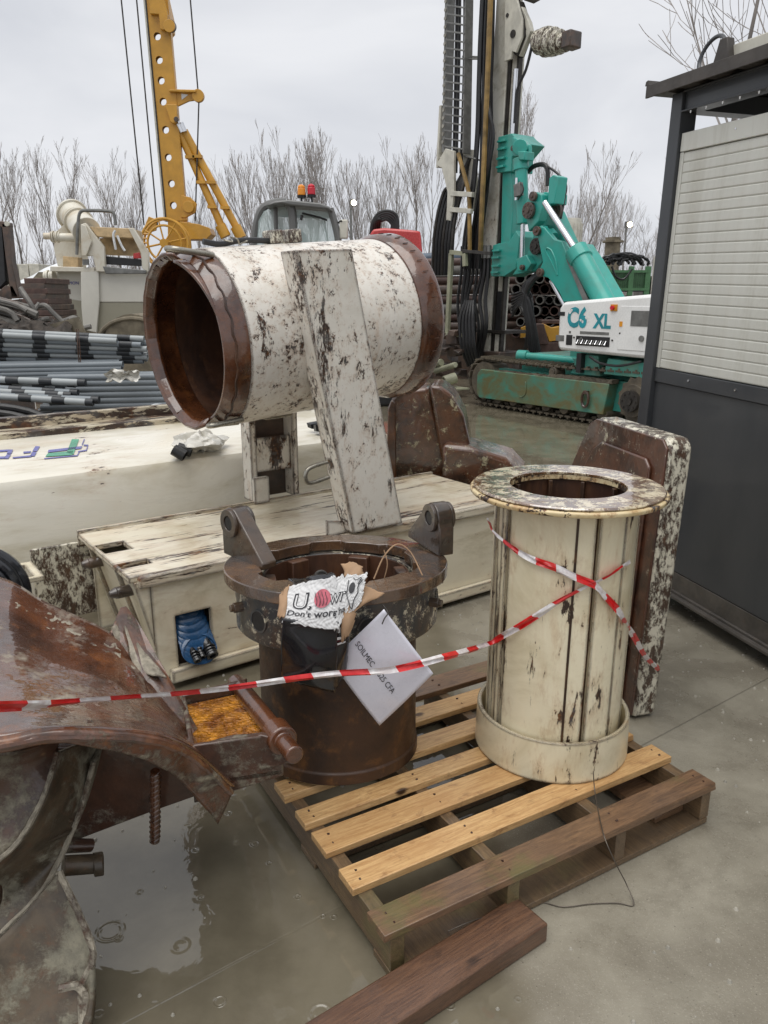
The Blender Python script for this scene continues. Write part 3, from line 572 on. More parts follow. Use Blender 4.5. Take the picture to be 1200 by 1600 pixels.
m = MB(); m.tube([MD @ Vector((-.40, .02, z)) + Vector((0, 0, .012+.008*math.sin(z*30))) for z in (.06, .14, .22, .30, .40)], .013, 8, sm=4); Thing('hose_piece', 'dark hose scrap lying along the top of the big drum', 'hose', tuple(MD @ Vector((-.40, .02, .06))), 36, mb=m, mat=M_BLACK)
m = MB(); random.seed(3); m.tube([MD @ Vector((-.40+random.uniform(-.03, 0), -.02+random.uniform(-.03, .03), .14+.015*i)) for i in range(9)], .0035, 5, sm=4)
Thing('wire_scrap', 'tangle of thin grey wire on top of the big drum', 'wire', tuple(MD @ Vector((-.41, -.02, .14))), 36, mb=m, mat=M_GALV)

# ================================================================== pallet
PB = (0.0, 1.52)
p = Thing('wooden_pallet', 'wet wooden pallet with pale slats and one dark front board, carrying both cylinders', 'pallet', (.58, .48, 0), 30, PB)
rows = [(-.035, .052, M_WOODD, 1.175), (.134, .217, M_WOOD, 1.172), (.289, .386, M_WOOD, 1.165), (.425, .50, M_WOOD, 1.16), (.572, .655, M_WOOD, 1.16), (.733, .825, M_WOOD, 1.165), (.885, .998, M_WOODD, 1.16)]
for i, (a, c_, mt, L_) in enumerate(rows):
    m = MB(); m.grid(lambda u, v: Vector((0, 0, 0)), 1, 1) if 0 else None; x_ = -.025+.012*random.random()
    for q in range(8): pass
    m.box(x_, L_, a, c_, .121, .143); m.v = [v + Vector((0, random.uniform(-.003, .003), random.uniform(-.0012, .0012))) for v in m.v]
    k = len(m.v); o = p.part('deck_board', m, mt, bevel=.002, label='dark wet board at the near edge' if i == 0 else None)
for u in (.002, .36, .755, 1.125):
    m = MB(); m.box(u, u+.04, -.028, .99, .022, .1205); p.part('stringer', m, M_WOODG, bevel=.002)
for a, c_ in ((-.03, .055), (.40, .50), (.885, .985)):
    m = MB(); m.box(-.0, 1.16, a, c_, .003, .0215); p.part('bottom_board', m, M_WOODG, bevel=.002)
m = MB(); m.box(.99, 1.12, .03, .30, .023, .043); p.part('loose_slat', m, M_WOODD, bevel=.002)
m = MB()
for a, c_, mt, L_ in rows:
    for u in (.022, .38, .775, 1.145):
        for q in (.3, .7): m.cyl((u+random.uniform(-.008, .008), a+(c_-a)*q, .1425), (u, a+(c_-a)*q, .1440), .0035, n=7)
p.part('nail_heads', m, M_NAIL, kind='stuff')
# timber in front
m = MB(); m.box(-1.3, .0, -.119, 0, 0, .056)
for v in m.v: v.z += .0
tb = Thing('timber_block', 'square reddish brown wet timber lying in front of the pallet', 'timber', (0, 0, 0), 35.5, (.352, 1.708), mb=m, mat=M_TIMBER, bevel=.005)

# ================================================================== rusty collar drum on the pallet
RC = (-.15, 2.30); ZF = .785
r = Thing('rusty_collar_drum', 'dark rusty cylinder with a wide collar and two eye lugs standing on the pallet', 'steel cylinder', (RC[0], RC[1], .144), 0)
TI = Matrix.Translation((RC[0], RC[1], .144)) @ Matrix.Rotation(R(-3.6), 4, 'X') @ Matrix.Rotation(R(-.3), 4, 'Y')     # it leans slightly backwards
def rl(prof, n=96, **k): x = MB(); x.lathe(prof, n, **k); return x.xf(TI)
ri = [(.246, .0), (.252, .004), (.252, .038), (.257, .045), (.257, .50), (.236, .50), (.236, .0)]
r.part('body', rl([(.262, 0), (.262, .035), (.257, .04), (.257, .50), (.235, .50), (.235, 0)]), M_RUSTBODY, bevel=.002)
# thick band with round bores; bores at chosen angles built as dark sockets with rims
r.part('band', rl([(.318, .45), (.324, .458), (.324, .60), (.245, .60), (.245, .45)]), M_BAND, bevel=.002)
m = MB(); nn = 96
prof_out = .357
def ring_pts(rad_fn, z): return [(rad_fn(2*math.pi*i/nn)*math.cos(2*math.pi*i/nn), rad_fn(2*math.pi*i/nn)*math.sin(2*math.pi*i/nn), z) for i in range(nn)]
def inner(a):                                            # keyed inner edge: lobes with small steps
    k = (math.degrees(a)+15) % 60; return .246 if 8 < k < 44 else .268
vs = ring_pts(lambda a: prof_out, .605) + ring_pts(lambda a: prof_out, .641) + ring_pts(inner, .641) + ring_pts(inner, .605); fs = []
for i in range(nn):
    j = (i+1) % nn
    for q in range(4): w = (q+1) % 4; fs.append((q*nn+i, q*nn+j, w*nn+j, w*nn+i))
m.add(vs, fs); m.xf(TI); r.part('collar_plate', m, M_FLANGE, bevel=.003)
r.part('inner_wall', rl([(.2345, .01), (.2345, .60), (.230, .60), (.230, .01)]), M_RUSTIN)
for k in range(6):
    a = R(60*k+12); m = MB(); m.box(.195, .229, -.035, .035, .20, .60); m.xf(TI @ Matrix.Rotation(a, 4, 'Z')); r.part('drive_key', m, M_RUSTIN, bevel=.004)
for a in (228, 290, 350, 60, 115, 170):
    m = MB(); m.cyl((.300, 0, .525), (.3265, 0, .525), .036, ri=.030, n=24); m.xf(TI @ Matrix.Rotation(R(a), 4, 'Z')); r.part('bore_rim', m, M_BAND)
    m = MB(); m.cyl((.3242, 0, .525), (.3252, 0, .525), .030, n=24); m.xf(TI @ Matrix.Rotation(R(a), 4, 'Z')); r.part('bore', m, M_BLACK)
for a in (72, 108, 135):
    m = MB(); m.cyl((.222, 0, .52), (.2295, 0, .52), .027, ri=.022, n=20); m.cyl((.2282, 0, .52), (.2290, 0, .52), .022, n=20); m.xf(TI @ Matrix.Rotation(R(a), 4, 'Z')); r.part('inner_bore', m, M_GREYM)
for a in (211, -24, 250, 15):
    m = MB(); m.cyl((.32, 0, .545), (.352, 0, .545), .016, n=6); m.cyl((.352, 0, .545), (.362, 0, .545), .011, n=12); m.xf(TI @ Matrix.Rotation(R(a), 4, 'Z')); r.part('bolt', m, M_LUG, bevel=.001)
def lug(origin, ang, flip):
    """eye lug: triangular web with a bossed bore; local x runs along the plate, y is the bore axis"""
    Mx = Matrix.Translation(origin) @ Matrix.Rotation(R(ang), 4, 'Z')
    m = MB(); n = 18; bx, bz, br = .038, .118, .050
    pts = [(-.02, 0), (.215, 0), (.215, .022), (bx+br*math.cos(R(38)), bz+br*math.sin(R(38)))] + [(bx+br*math.cos(R(a)), bz+br*math.sin(R(a))) for a in range(50, 200, 12)] + [(-.02, .09)]
    m.prism(pts, 'y', -.027, .027); m.xf(Mx); r.part('eye_lug', m, M_LUG, bevel=.004)
    lo = r.e.children[-1] if False else None
    for y0, y1 in ((-.039, -.0275), (.0275, .039)):
        m = MB(); m.cyl((bx, y0, bz), (bx, y1, bz), .047, ri=.024, n=30); m.xf(Mx); r.part('bore_boss', m, M_LUG, bevel=.002)
        m = MB(); yy = y0+.004 if y0 < 0 else y1-.004; m.cyl((bx, yy-.001, bz), (bx, yy+.001, bz), .0215, n=22); m.xf(Mx); r.part('bore', m, M_BLACK)
    if not flip: m = MB(); m.box(-.02, .0, .0275, .06, 0, .08); m.xf(Mx); r.part('gusset', m, M_LUG, bevel=.003)
zt = ZF
lug(TI @ Vector((-.350, .10, .642)), -48, False)
lug(TI @ Vector((.350, .075, .642)), 114, True)
# small leftovers on collar: water puddle already in the coat. rebar and twist wire on the rim
tw = MB(); tw.tube([(-.03, 2.13, .80), (.0, 2.16, .86), (.04, 2.20, .885), (.08, 2.20, .86), (.115, 2.16, .80)], .0022, 5, sm=6); tw.tube([(.0, 2.15, .79), (.01, 2.15, .84), (.0, 2.16, .88)], .0016, 5, sm=4)
Thing('dead_weed_stem', 'thin dry brown stem arching over the collar rim behind the carton', 'plant stem', (0, 2.15, .79), 0, mb=tw, mat=M_CARD)

# ================================================================== torn carton draped over the rim
cb = Thing('torn_shoe_carton', 'torn black and white printed carton draped over the rim of the rusty collar', 'cardboard box', tuple(at(505, 930, 1.96)), 0)
def quadmap(Q, Y, bul=.02, sc=11, amp=.008, cyl_=0):
    P_ = [at(x, y, yy) for (x, y), yy in zip(Q, Y)]
    def f(u, v):
        a = P_[0].lerp(P_[1], u); b_ = P_[3].lerp(P_[2], u); q = b_.lerp(a, v)
        q = q + Vector((0, -bul*math.sin(math.pi*u)*math.sin(math.pi*min(1, v+.1)), 0)); return q + noise.noise_vector(q*sc)*amp
    return f
def torn(f, e=.04, s=14):
    def h_(u, v):
        du = e*noise.noise(Vector((v*s, 3.1, 0)))*(1 if u > .9 else .0); dv = e*noise.noise(Vector((u*s, 0, 5.1)))*(1 if v < .1 or v > .9 else 0); return f(u+du, v+dv)
    return h_
F1 = quadmap([(450, 918), (524, 900), (530, 985), (441, 972)], [1.99, 1.95, 1.90, 1.93], .012, 14, .007)
F2 = quadmap([(516, 902), (572, 896), (566, 940), (522, 985)], [1.955, 1.96, 1.92, 1.90], .010, 12, .006)
FB = quadmap([(441, 966), (528, 972), (524, 1082), (440, 1062)], [1.925, 1.905, 1.95, 1.965], .018, 10, .006)
FT = quadmap([(449, 905), (520, 896), (518, 918), (462, 916)], [2.07, 2.03, 1.96, 1.99], -.01, 16, .010)
FR = quadmap([(524, 972), (546, 976), (541, 1050), (522, 1082)], [1.905, 1.93, 1.97, 1.95], .004, 12, .004)
def crinkle(f, a=.0016):
    def g2(u, v): q = f(u, v); return q + Vector((0, -a*(math.sin(u*60+2*math.sin(v*17))*math.sin(v*52+2*math.cos(u*21))), 0))
    return g2
m = MB(); m.grid(crinkle(torn(F1, .04)), 60, 60); m.grid(crinkle(torn(F2, .10)), 46, 50); cb.part('white_printed_panel', m, M_BAGW, solid=.003)
m = MB(); m.grid(torn(FB, .02), 24, 26); m.grid(torn(FR, .05), 8, 20); cb.part('black_panel', m, M_BLACKG, solid=.005, label='glossy black side of the carton hanging down')
m = MB(); m.grid(torn(FT, .15), 20, 10); cb.part('black_flap', m, M_BLACKG, solid=.003)
m = MB(); m.grid(torn(quadmap([(560, 912), (600, 925), (570, 945), (548, 960)], [1.965, 1.965, 1.93, 1.92], .01, 25, .008), .10), 14, 14); cb.part('torn_cardboard_edge', m, M_CARD, solid=.004); m = MB(); m.grid(torn(quadmap([(536, 948), (560, 950), (548, 985), (532, 1002)], [1.91, 1.92, 1.90, 1.91], .012, 25, .008), .3), 12, 12)
cb.part('torn_cardboard_edge', m, M_CARD, solid=.004); m = MB(); m.grid(torn(quadmap([(436, 930), (450, 915), (446, 965), (436, 962)], [1.98, 1.99, 1.935, 1.95], .01, 25, .006), .2), 10, 14); cb.part('torn_cardboard_edge', m, M_CARD, solid=.004)
m = MB(); m.grid(torn(quadmap([(534, 880), (566, 884), (566, 905), (538, 900)], [2.03, 2.02, 1.99, 2.0], .03, 30, .010), .12), 12, 12); cb.part('curled_cardboard', m, M_CARD, solid=.003)
def on(f, u0, v0, du, dv, lift=.004):                    # a flat text laid on a curved panel
    def place(mb):
        for i, q in enumerate(mb.v):
            u = u0+q.x*du; v = v0+q.y*dv; w = f(u, v); mb.v[i] = w + Vector((0, -lift - q.z, 0))
        return mb
    return place
def bgtext(txt, f, u0, v0, du, dv, mat, name, bold=0, lift=.004, shear=0):
    m = text_mb(txt, 1, 0, shear, bold); cb.part(name, on(f, u0, v0, du, dv, lift)(m), mat)
bgtext('U.', F1, .10, .46, .46, .46, M_INK, 'print_letters', .03, .005, .2); bgtext('U.', F1, .115, .475, .42, .42, M_BAGW, 'print_letters', -.012, .0062, .2)
bgtext('wr', F2, -.05, .48, .42, .40, M_INK, 'print_letters', .03, .005, .2); bgtext('wr', F2, -.04, .495, .40, .37, M_BAGW, 'print_letters', -.012, .0064, .2)
bgtext("Don't worr", F1, .03, .26, .205, .205, M_INK, 'print_line', .012, .005, .15); bgtext("e ha", F2, .0, .20, .26, .22, M_INK, 'print_line', .012, .005, .15)
m = MB(); m.add([(math.cos(a)*.5, math.sin(a)*.62, 0) for a in [2*math.pi*i/28 for i in range(28)]], [tuple(range(28))]); m = on(F1, .72, .64, .30, .30, .0055)(m); cb.part('pink_print', m, M_PINK)
m = MB()
for k in range(4): m.tube([F1(.60+.06*k+.02*math.sin(j*.9), .50+.055*j) + Vector((0, -.0068, 0)) for j in range(6)], .0010, 4, sm=3)
Q2 = [(.50, .9), (.48, .6), (.55, .4), (.66, .12), (.72, .35), (.82, .5), (.80, .7), (.9, .85)]
cb.part('ink_outline', m, M_INK); m = MB(); m.tube([F2(u, v) + Vector((0, -.006, 0)) for u, v in Q2], .0014, 4, sm=5); cb.part('ink_outline', m, M_INK); m = MB(); m.tube([F2(u, v) + Vector((0, -.006, 0)) for u, v in ((.62, .95), (.7, .88), (.85, .92), (.78, .75))], .0012, 4, sm=5); cb.part('ink_outline', m, M_INK)
m = MB(); m.add([(math.cos(a), math.sin(a), 0) for a in [2*math.pi*i/20 for i in range(20)]], [tuple(range(20))]); m = on(F2, .62, .70, .09, .13, .0055)(m); cb.part('ink_spot', m, M_INK)
m = MB(); 
for (a0, b0, a1, b1) in ((.12, .86, .35, .94), (.12, .76, .5, .80), (.55, .86, .85, .94), (.12, .68, .8, .71)):
    m.add([FR(a0, b0)+Vector((0, -.006, 0)), FR(a1, b0)+Vector((0, -.006, 0)), FR(a1, b1)+Vector((0, -.006, 0)), FR(a0, b1)+Vector((0, -.006, 0))], [(0, 1, 2, 3)])
cb.part('small_print', m, M_BAGW)

# ================================================================== diamond-hung paper sign
SG = [at(600, 951, 1.945), at(677, 1052, 1.945), at(593, 1134, 1.985), at(516, 1034, 1.975)]
sg = Thing('hanging_paper_sign', 'white laminated paper sign hung cornerwise, reading SOILMEC 625 CFA', 'sign', tuple(SG[0]), 0)
def sgf(u, v):                                           # u along the text, v from the left-lower edge up
    q = SG[3].lerp(SG[2], u).lerp(SG[0].lerp(SG[1], u), v); n_ = (SG[1]-SG[0]).cross(SG[3]-SG[0]).normalized(); n_ = -n_ if n_.y > 0 else n_
    return q + n_*(.010*math.sin(math.pi*u)*math.sin(math.pi*v) + .004*noise.noise(q*9))
m = MB(); m.grid(sgf, 24, 24); sg.part('sheet', m, M_PAPER, solid=.0012)
def sgtext(txt, u0, v0, size):
    m = text_mb(txt, 1, 0); 
    L1 = (SG[1]-SG[0]).length; L2 = (SG[3]-SG[0]).length
    for i, q in enumerate(m.v): w = sgf(u0+q.x*size/L1, v0+q.y*1.3*size/L2); m.v[i] = w + Vector((0, -.003, .0))
    sg.part('lettering', m, M_INK)
sgtext('SOILMEC', .055, .415, .0200); sgtext('625 CFA', .50, .415, .0200)
m = MB(); m.tube([at(597, 975, 1.935), at(601, 966, 1.93), at(606, 957, 1.94), at(598, 945, 1.955)], .0018, 6, sm=4); sg.part('tie_wire', m, M_DARKM)

# ================================================================== cream flanged cylinder
CC = (.566, 2.32)
c = Thing('cream_flanged_cylinder', 'cream ribbed steel cylinder with a wide worn flange standing on the pallet', 'steel cylinder', (CC[0], CC[1], .144), 0)
TC = Matrix.Translation((CC[0], CC[1], .144)) @ Matrix.Rotation(R(.0), 4, 'X') @ Matrix.Rotation(R(.3), 4, 'Y')
def cl(prof, n=96, **k): x = MB(); x.lathe(prof, n, **k); return x.xf(TC)
c.part('base_ring', cl([(.250, 0), (.254, .004), (.250, .140), (.236, .140), (.236, 0)]), M_CYL, bevel=.003)
c.part('inner_tube', cl([(.203, .02), (.203, .87), (.190, .87), (.190, .02)]), M_RUSTIN)
segs = [(-172, -163, .215), (-160, -153.5, .222), (-149.5, -80, .223), (-77, -52, .221), (-50, -20, .217), (-16, 40, .222), (44, 100, .222), (104, 184, .222)]
for a0, a1, rr in segs: c.part('shell_panel', cl([(rr, .03), (rr, .868), (.2035, .868), (.2035, .03)], n=max(3, int((a1-a0)/3)), a0=a0, a1=a1), M_CYL, bevel=.003)
for a in (-94.5,):
    m = MB(); m.box(.2225, .2255, -.0035, .0035, .05, .85); m.xf(TC @ Matrix.Rotation(R(a), 4, 'Z')); c.part('weld_seam', m, M_RUSTBODY)
c.part('flange', cl([(.298, .872), (.301, .876), (.301, .884), (.297, .888), (.180, .888), (.180, .872)], n=112), M_CYLRIM, bevel=.0015)
c.part('flange_top_plate', cl([(.290, .8895), (.292, .893), (.288, .8985), (.178, .8985), (.178, .8895)], n=112), rusty('wet_flange_top', (.10, .05, .028), (.18, .09, .04), (.36, .19, .06), sc=9, om=.6, rough=.14, coat=1., crough=.02, bump=.10, patch=(.70, .60, .42), patch_am=.74, cior=3.0), bevel=.0015)
for a in (60, 95, 140, 20, 180): 
    m = MB(); m.box(.168, .1895, -.006, .006, .40, .87); m.xf(TC @ Matrix.Rotation(R(a), 4, 'Z')); c.part('inner_rib', m, M_RUSTBODY, bevel=.002)

# thin wire trailing from the cylinder
w = MB(); 
wp = [at(927, 1205, 2.06), at(930, 1240, 2.03)] 
G0 = lambda px, py, z=.004: (lambda dd: Vector((0, 0, CAMH)) + dd*((z-CAMH)/dd.z))(at(px, py, 1)-Vector((0, 0, CAMH)))
wp += [G0(942, 1300, .15), G0(960, 1345, .10), G0(978, 1380, .03), G0(990, 1414), G0(965, 1411), G0(925, 1412), G0(880, 1417), G0(840, 1410), G0(790, 1424, .03), G0(740, 1438, .062), G0(700, 1455, .062)]
w.tube(wp, .0016, 5, sm=6); Thing('thin_wire', 'thin dark wire trailing from the cream cylinder over the pallet to the concrete', 'wire', tuple(wp[5]), 0, mb=w, mat=M_WIREM)

# ================================================================== brown block behind the cylinder
s_ = Thing('cast_steel_block', 'upright brown cast block with flaked white edge behind the cream cylinder', 'steel block', (.97, 2.69, 0), 0)
DB = 106; Mb = Matrix.Translation((.972, 2.685, 0)) @ Matrix.Rotation(R(DB), 4, 'Z')     # local x runs away from the camera along the broad face, -y = to the right
prof = [(0, .01), (0, 1.085), (.03, 1.115), (.48, 1.125), (.53, 1.10), (.64, .90), (.68, .70), (.68, .01)]
m = MB(); m.prism(prof, 'y', -.104, -.006); m.rough(.004, 6); m.xf(Mb)
for i, v in enumerate(m.v): v.x += .035*v.z; 
s_.part('core', m, M_SLABS, bevel=.014)
m = MB(); m.prism([(.004, .02), (.004, 1.082), (.032, 1.110), (.478, 1.120), (.526, 1.095), (.635, .90), (.675, .70), (.675, .02)], 'y', -.0055, .006); m.xf(Mb)
for v in m.v: v.x += .035*v.z
s_.part('broad_face', m, M_SLABF, bevel=.003)
m = MB(); m.prism([(.07, .05), (.07, 1.0), (.10, 1.03), (.40, 1.04), (.46, 1.0), (.55, .86), (.58, .70), (.58, .05)], 'y', .0065, .022); m.xf(Mb)
for v in m.v: v.x += .035*v.z
s_.part('raised_panel', m, M_SLABF, bevel=.006)

# ================================================================== brown casting beyond the box
k_ = Thing('brown_steel_casting', 'brown and cream L-shaped steel casting standing beyond the box section', 'steel casting', tuple(Vector((at(680, 640, 5.0).x, 5.0, 0))), 0)
def ex(pts, Y, back): m = MB(); m.ext([at(x, y, Y) for x, y in pts], back); return m
m = ex([(610, 625), (622, 612), (668, 606), (700, 720), (724, 780), (606, 780)], 4.85, (.05, .38, 0)); m.rough(.008, 5); k_.part('upright', m, M_CAST, bevel=.02)
m = ex([(672, 603), (690, 604), (708, 618), (726, 650), (732, 684), (736, 700), (742, 790), (704, 790), (684, 690)], 4.80, (.05, .40, 0)); m.rough(.008, 5); k_.part('ridge', m, M_CAST, bevel=.02)
m = ex([(690, 694), (735, 700), (790, 716), (812, 740), (815, 800), (690, 800)], 4.70, (.10, .36, .0)); m.rough(.01, 4); k_.part('foot', m, M_CAST, bevel=.03)
m = ex([(606, 640), (612, 625), (618, 630), (620, 780), (604, 780)], 4.78, (0, .06, 0)); k_.part('edge_flange', m, M_RUST, bevel=.008)
# ================================================================== auger / shovel-like flight in the left foreground
A = Thing('auger_flight', 'large muddy rust-brown auger flight with curved wet plates, at the left edge in front', 'drill auger', tuple(onz(120, 1400, 0)), 0)
def spl(P, t):
    k = t*(len(P)-1); i = min(int(k), len(P)-2); f = k-i; a, b, c_, d_ = P[max(i-1, 0)], P[i], P[i+1], P[min(i+2, len(P)-1)]
    return .5*((2*b)+(c_-a)*f+(2*a-5*b+4*c_-d_)*f*f+(3*b-a-3*c_+d_)*f**3)
def curve(L_): return [at(x, y, Y) for x, y, Y in L_]
UP = curve([(-120, 890, 2.12), (0, 906, 2.12), (70, 944, 2.12), (165, 988, 2.10), (215, 1030, 2.06), (262, 1088, 2.0), (310, 1150, 1.92), (366, 1226, 1.76)])
LO = curve([(-120, 1170, 1.30), (0, 1158, 1.34), (70, 1146, 1.38), (150, 1144, 1.42), (215, 1148, 1.47), (262, 1156, 1.52), (305, 1178, 1.60), (362, 1232, 1.72)])
def plate(u, v):
    a, b_ = spl(LO, u), spl(UP, u); q = a.lerp(b_, v); k = math.sin(math.pi*v)*math.sin(math.pi*min(1, .15+u*.85)); q = q + Vector((0, 0, -.05*k))
    q.z += .012*noise.noise(q*5)*math.sin(math.pi*v); return q
m = MB(); m.grid(plate, 70, 40); A.part('upper_plate', m, M_AUG, solid=.018)
# clay caked along the upper edge and along the inner fold
def caked(f, u0, u1, v0, v1, amp, nu=150, nv=26, sc=48, base=.012):
    m = MB()
    def g2(u, v):
        uu = u0+(u1-u0)*u; vv = v0+(v1-v0)*v + .05*noise.noise(Vector((uu*14, 1, v*2)))*(1 if v in (0, 1) else 1)
        q = f(uu, max(0, min(1, vv))); e = math.sin(math.pi*v)**.6*math.sin(math.pi*u)**.3; return q + Vector((0, 0, base*e + amp*e*(noise.noise(q*sc)+.5*noise.noise(q*sc*2.7)) - .004))
    return m.grid(g2, nu, nv)
A.part('caked_clay', caked(plate, .0, .82, .74, 1.0, .010, base=.012), M_AUGM)
A.part('caked_clay', caked(plate, .08, .80, .03, .15, .012, base=.008), M_AUGM)
# rolled lower rim and its underside strip
m = MB(); rimp = [spl(LO, i/60) + Vector((0, -.012, -.004)) for i in range(61)]
def rim(u, v):
    a = spl(LO, u)+Vector((0, -.010, .006)); dn = .024+.085*max(0, (u-.35)/.65)**.9; return a + Vector((-.045*v*max(0, (u-.5)/.5), .012*v, -dn*v)) + noise.noise_vector(a*9+Vector((0, 0, v)))*.004
m.grid(rim, 80, 8); A.part('lower_rim', m, M_RIM, solid=.02)
m = MB(); m.tube(rimp, .009, 8); m.rough(.0025, 30); A.part('rim_edge', m, M_RIM)
# upright wedge plate rising behind the flight
m = MB(); m.ext(curve([(188, 948, 2.14), (206, 975, 2.12), (306, 1152, 1.86), (262, 1160, 1.80), (166, 1000, 2.10)]), (.012, .022, -.004)); m.rough(.003, 9); A.part('wedge_plate', m, M_RIM, bevel=.004)
m = MB(); m.tube(curve([(178, 980, 2.10), (205, 1040, 2.04), (243, 1100, 1.94), (290, 1168, 1.80)]), .010, 8, sm=5); m.rough(.004, 28); A.part('weld_ridge', m, M_AUGM)
cf = quadmap([(196, 978), (222, 1010), (262, 1060), (214, 1050)], [2.10, 2.08, 1.98, 1.99], .015, 24, .006)
m = MB(); m.grid(cf, 16, 16); m.xf(Matrix.Translation((0, -.012, .006))); A.part('caked_clay', m, M_AUGM, solid=.006)
# box bracket with the rust water, and the heavy pin
BX = dict()
TL, TR, BR, BL = at(283, 1088, 2.02), at(385, 1062, 2.10), at(440, 1146, 1.80), at(296, 1166, 1.72)
dn = Vector((0, 0, -.012))
def wall(a, b_, h0, h1, th): m = MB(); m.ext([a, b_, b_+Vector((0, 0, -h1)), a+Vector((0, 0, -h0))], th); return m
A.part('bracket_wall', wall(BL, BR, .17, .13, (.0, .014, 0)), M_AUGD, bevel=.004); A.part('bracket_wall', wall(TL, TR, .12, .12, (0, .014, 0)), M_AUGD, bevel=.004)
A.part('bracket_wall', wall(TL, BL, .12, .12, (.014, 0, 0)), M_AUGD, bevel=.004); A.part('bracket_floor', (lambda m: m.ext([BL+Vector((0, 0, -.11)), BR+Vector((0, 0, -.11)), TR+Vector((0, 0, -.11)), TL+Vector((0, 0, -.11))], (0, 0, -.012)))(MB()), M_AUGD)
m = MB(); w4 = [BL.copy(), BR.copy(), TR.copy(), TL.copy()]; zz = min(q.z for q in w4)-.028; 
cen = sum(w4, Vector())/4
m.grid(lambda u, v: (lambda q: Vector((q.x, q.y, zz)))(cen+((w4[0].lerp(w4[1], u)).lerp(w4[3].lerp(w4[2], u), v)-cen)*.97), 8, 8)
rw = Thing('rust_water', 'pool of bright orange rusty water lying in the auger bracket', 'water', (cen.x, cen.y, zz), 0, mb=m, mat=M_RWATER)
m = MB(); ax0, ax1 = at(368, 1066, 2.14), at(444, 1160, 1.78); m.cyl(ax0, ax1, .027, n=24); A.part('pin_tube', m, M_RUSTRED, bevel=.003)
ax = (ax1-ax0).normalized()
m = MB(); m.cyl(ax1-ax*.07, ax1-ax*.005, .040, n=26); A.part('pin_collar', m, M_RUSTRED, bevel=.005)
m = MB(); m.cyl(ax1-ax*.005, ax1+ax*.075, .0245, n=24); A.part('pin', m, M_RUSTRED, bevel=.004)
m = MB(); m.ext([ax1+Vector((-.06, .0, .02)), ax1+Vector((.02, .0, .0)), at(458, 1192, 1.78), at(415, 1202, 1.78), at(330, 1236, 1.80), at(300, 1170, 1.80), at(360, 1156, 1.80)], (0, .02, 0)); A.part('end_cheek', m, M_AUGD, bevel=.005)
# big dark web plate below
m = MB(); m.ext(curve([(40, 1170, 1.72), (180, 1162, 1.74), (300, 1180, 1.76), (440, 1150, 1.80), (436, 1190, 1.80), (330, 1236, 1.78), (240, 1268, 1.75), (98, 1322, 1.71), (60, 1318, 1.70)]), (.0, .03, 0)); m.rough(.003, 7); A.part('web_plate', m, M_AUGD, bevel=.004)
# ribbed bar
m = MB(); P0, P1 = at(243, 1205, 1.66), at(242, 1314, 1.70); m.cyl(P0, P1, .0125, n=16)
for i in range(14):
    q = P0.lerp(P1, (i+.5)/14); m.tube([q+Vector((.0128*math.cos(a), .0128*math.sin(a), .006*math.cos(a))) for a in [2*math.pi*j/14 for j in range(14)]], .0026, 5, closed=True)
A.part('ribbed_bar', m, M_RUSTRED)
# second flight: curved grey-brown trough plates that sweep down to the left
E1 = curve([(88, 1176, 1.56), (76, 1215, 1.52), (58, 1262, 1.47), (24, 1318, 1.42), (-40, 1372, 1.38)])
E2 = curve([(146, 1190, 1.64), (132, 1245, 1.62), (110, 1305, 1.58), (62, 1396, 1.50), (-40, 1496, 1.42)])
E0 = curve([(60, 1168, 1.50), (20, 1175, 1.44), (-30, 1180, 1.40), (-80, 1190, 1.36), (-120, 1200, 1.34)])
m = MB(); m.grid(lambda u, v: spl(E1, u).lerp(spl(E2, u), v) + Vector((.02, .09, -.01))*math.sin(math.pi*v), 34, 20); A.part('trough_plate', m, M_AUGG, solid=.012)
m = MB(); m.grid(lambda u, v: spl(E1, u).lerp(spl(E0, u), v) + Vector((0, .05, 0))*math.sin(math.pi*v), 30, 14); A.part('inner_plate', m, M_AUGD, solid=.012)
m = MB(); m.tube([spl(E1, i/30) for i in range(31)], .008, 7); m.rough(.002, 60); A.part('weld_ridge', m, M_AUGM)
m = MB(); m.tube([spl(E2, i/30) for i in range(31)], .007, 7); m.rough(.002, 60); A.part('weld_ridge', m, M_AUGM)
m = MB(); m.grid(lambda u, v: spl(curve([(74, 1232, 1.55), (84, 1262, 1.55), (112, 1286, 1.58)]), u).lerp(spl(curve([(50, 1290, 1.50), (66, 1318, 1.51), (108, 1302, 1.57)]), u), v) + Vector((0, .03, -.01))*math.sin(math.pi*v), 14, 12); A.part('trough_lip', m, M_AUGG, solid=.01)
# lowest plate with the clogged loop
LP1 = curve([(-40, 1500, 1.40), (30, 1436, 1.44), (92, 1362, 1.50)]); LP2 = curve([(-40, 1800, 1.22), (126, 1640, 1.30), (146, 1492, 1.40)])
m = MB(); m.grid(lambda u, v: spl(LP1, u).lerp(spl(LP2, u), v) + Vector((.0, .02, -.01))*math.sin(math.pi*v), 24, 24); m.rough(.002, 12); A.part('lowest_plate', m, M_AUGG, solid=.014)
m = MB(); m.tube(curve([(92, 1362, 1.50), (122, 1425, 1.45), (146, 1492, 1.40), (128, 1540, 1.37), (128, 1600, 1.33)]), .008, 7, sm=6); m.rough(.002, 60); A.part('plate_edge', m, M_AUGM)
m = MB(); m.tube(curve([(92, 1545, 1.35), (120, 1540, 1.36), (134, 1565, 1.35), (128, 1600, 1.33), (112, 1640, 1.30)]), .009, 7, sm=6); m.rough(.004, 26); A.part('loop', m, M_AUGM)
m = MB(); m.cyl(at(98, 1352, 1.62), at(160, 1348, 1.66), .024, n=12); m.cyl(at(146, 1352, 1.65), at(162, 1348, 1.66), .030, n=12); m.rough(.006, 14); A.part('stub_bolt', m, M_AUGG, bevel=.003)
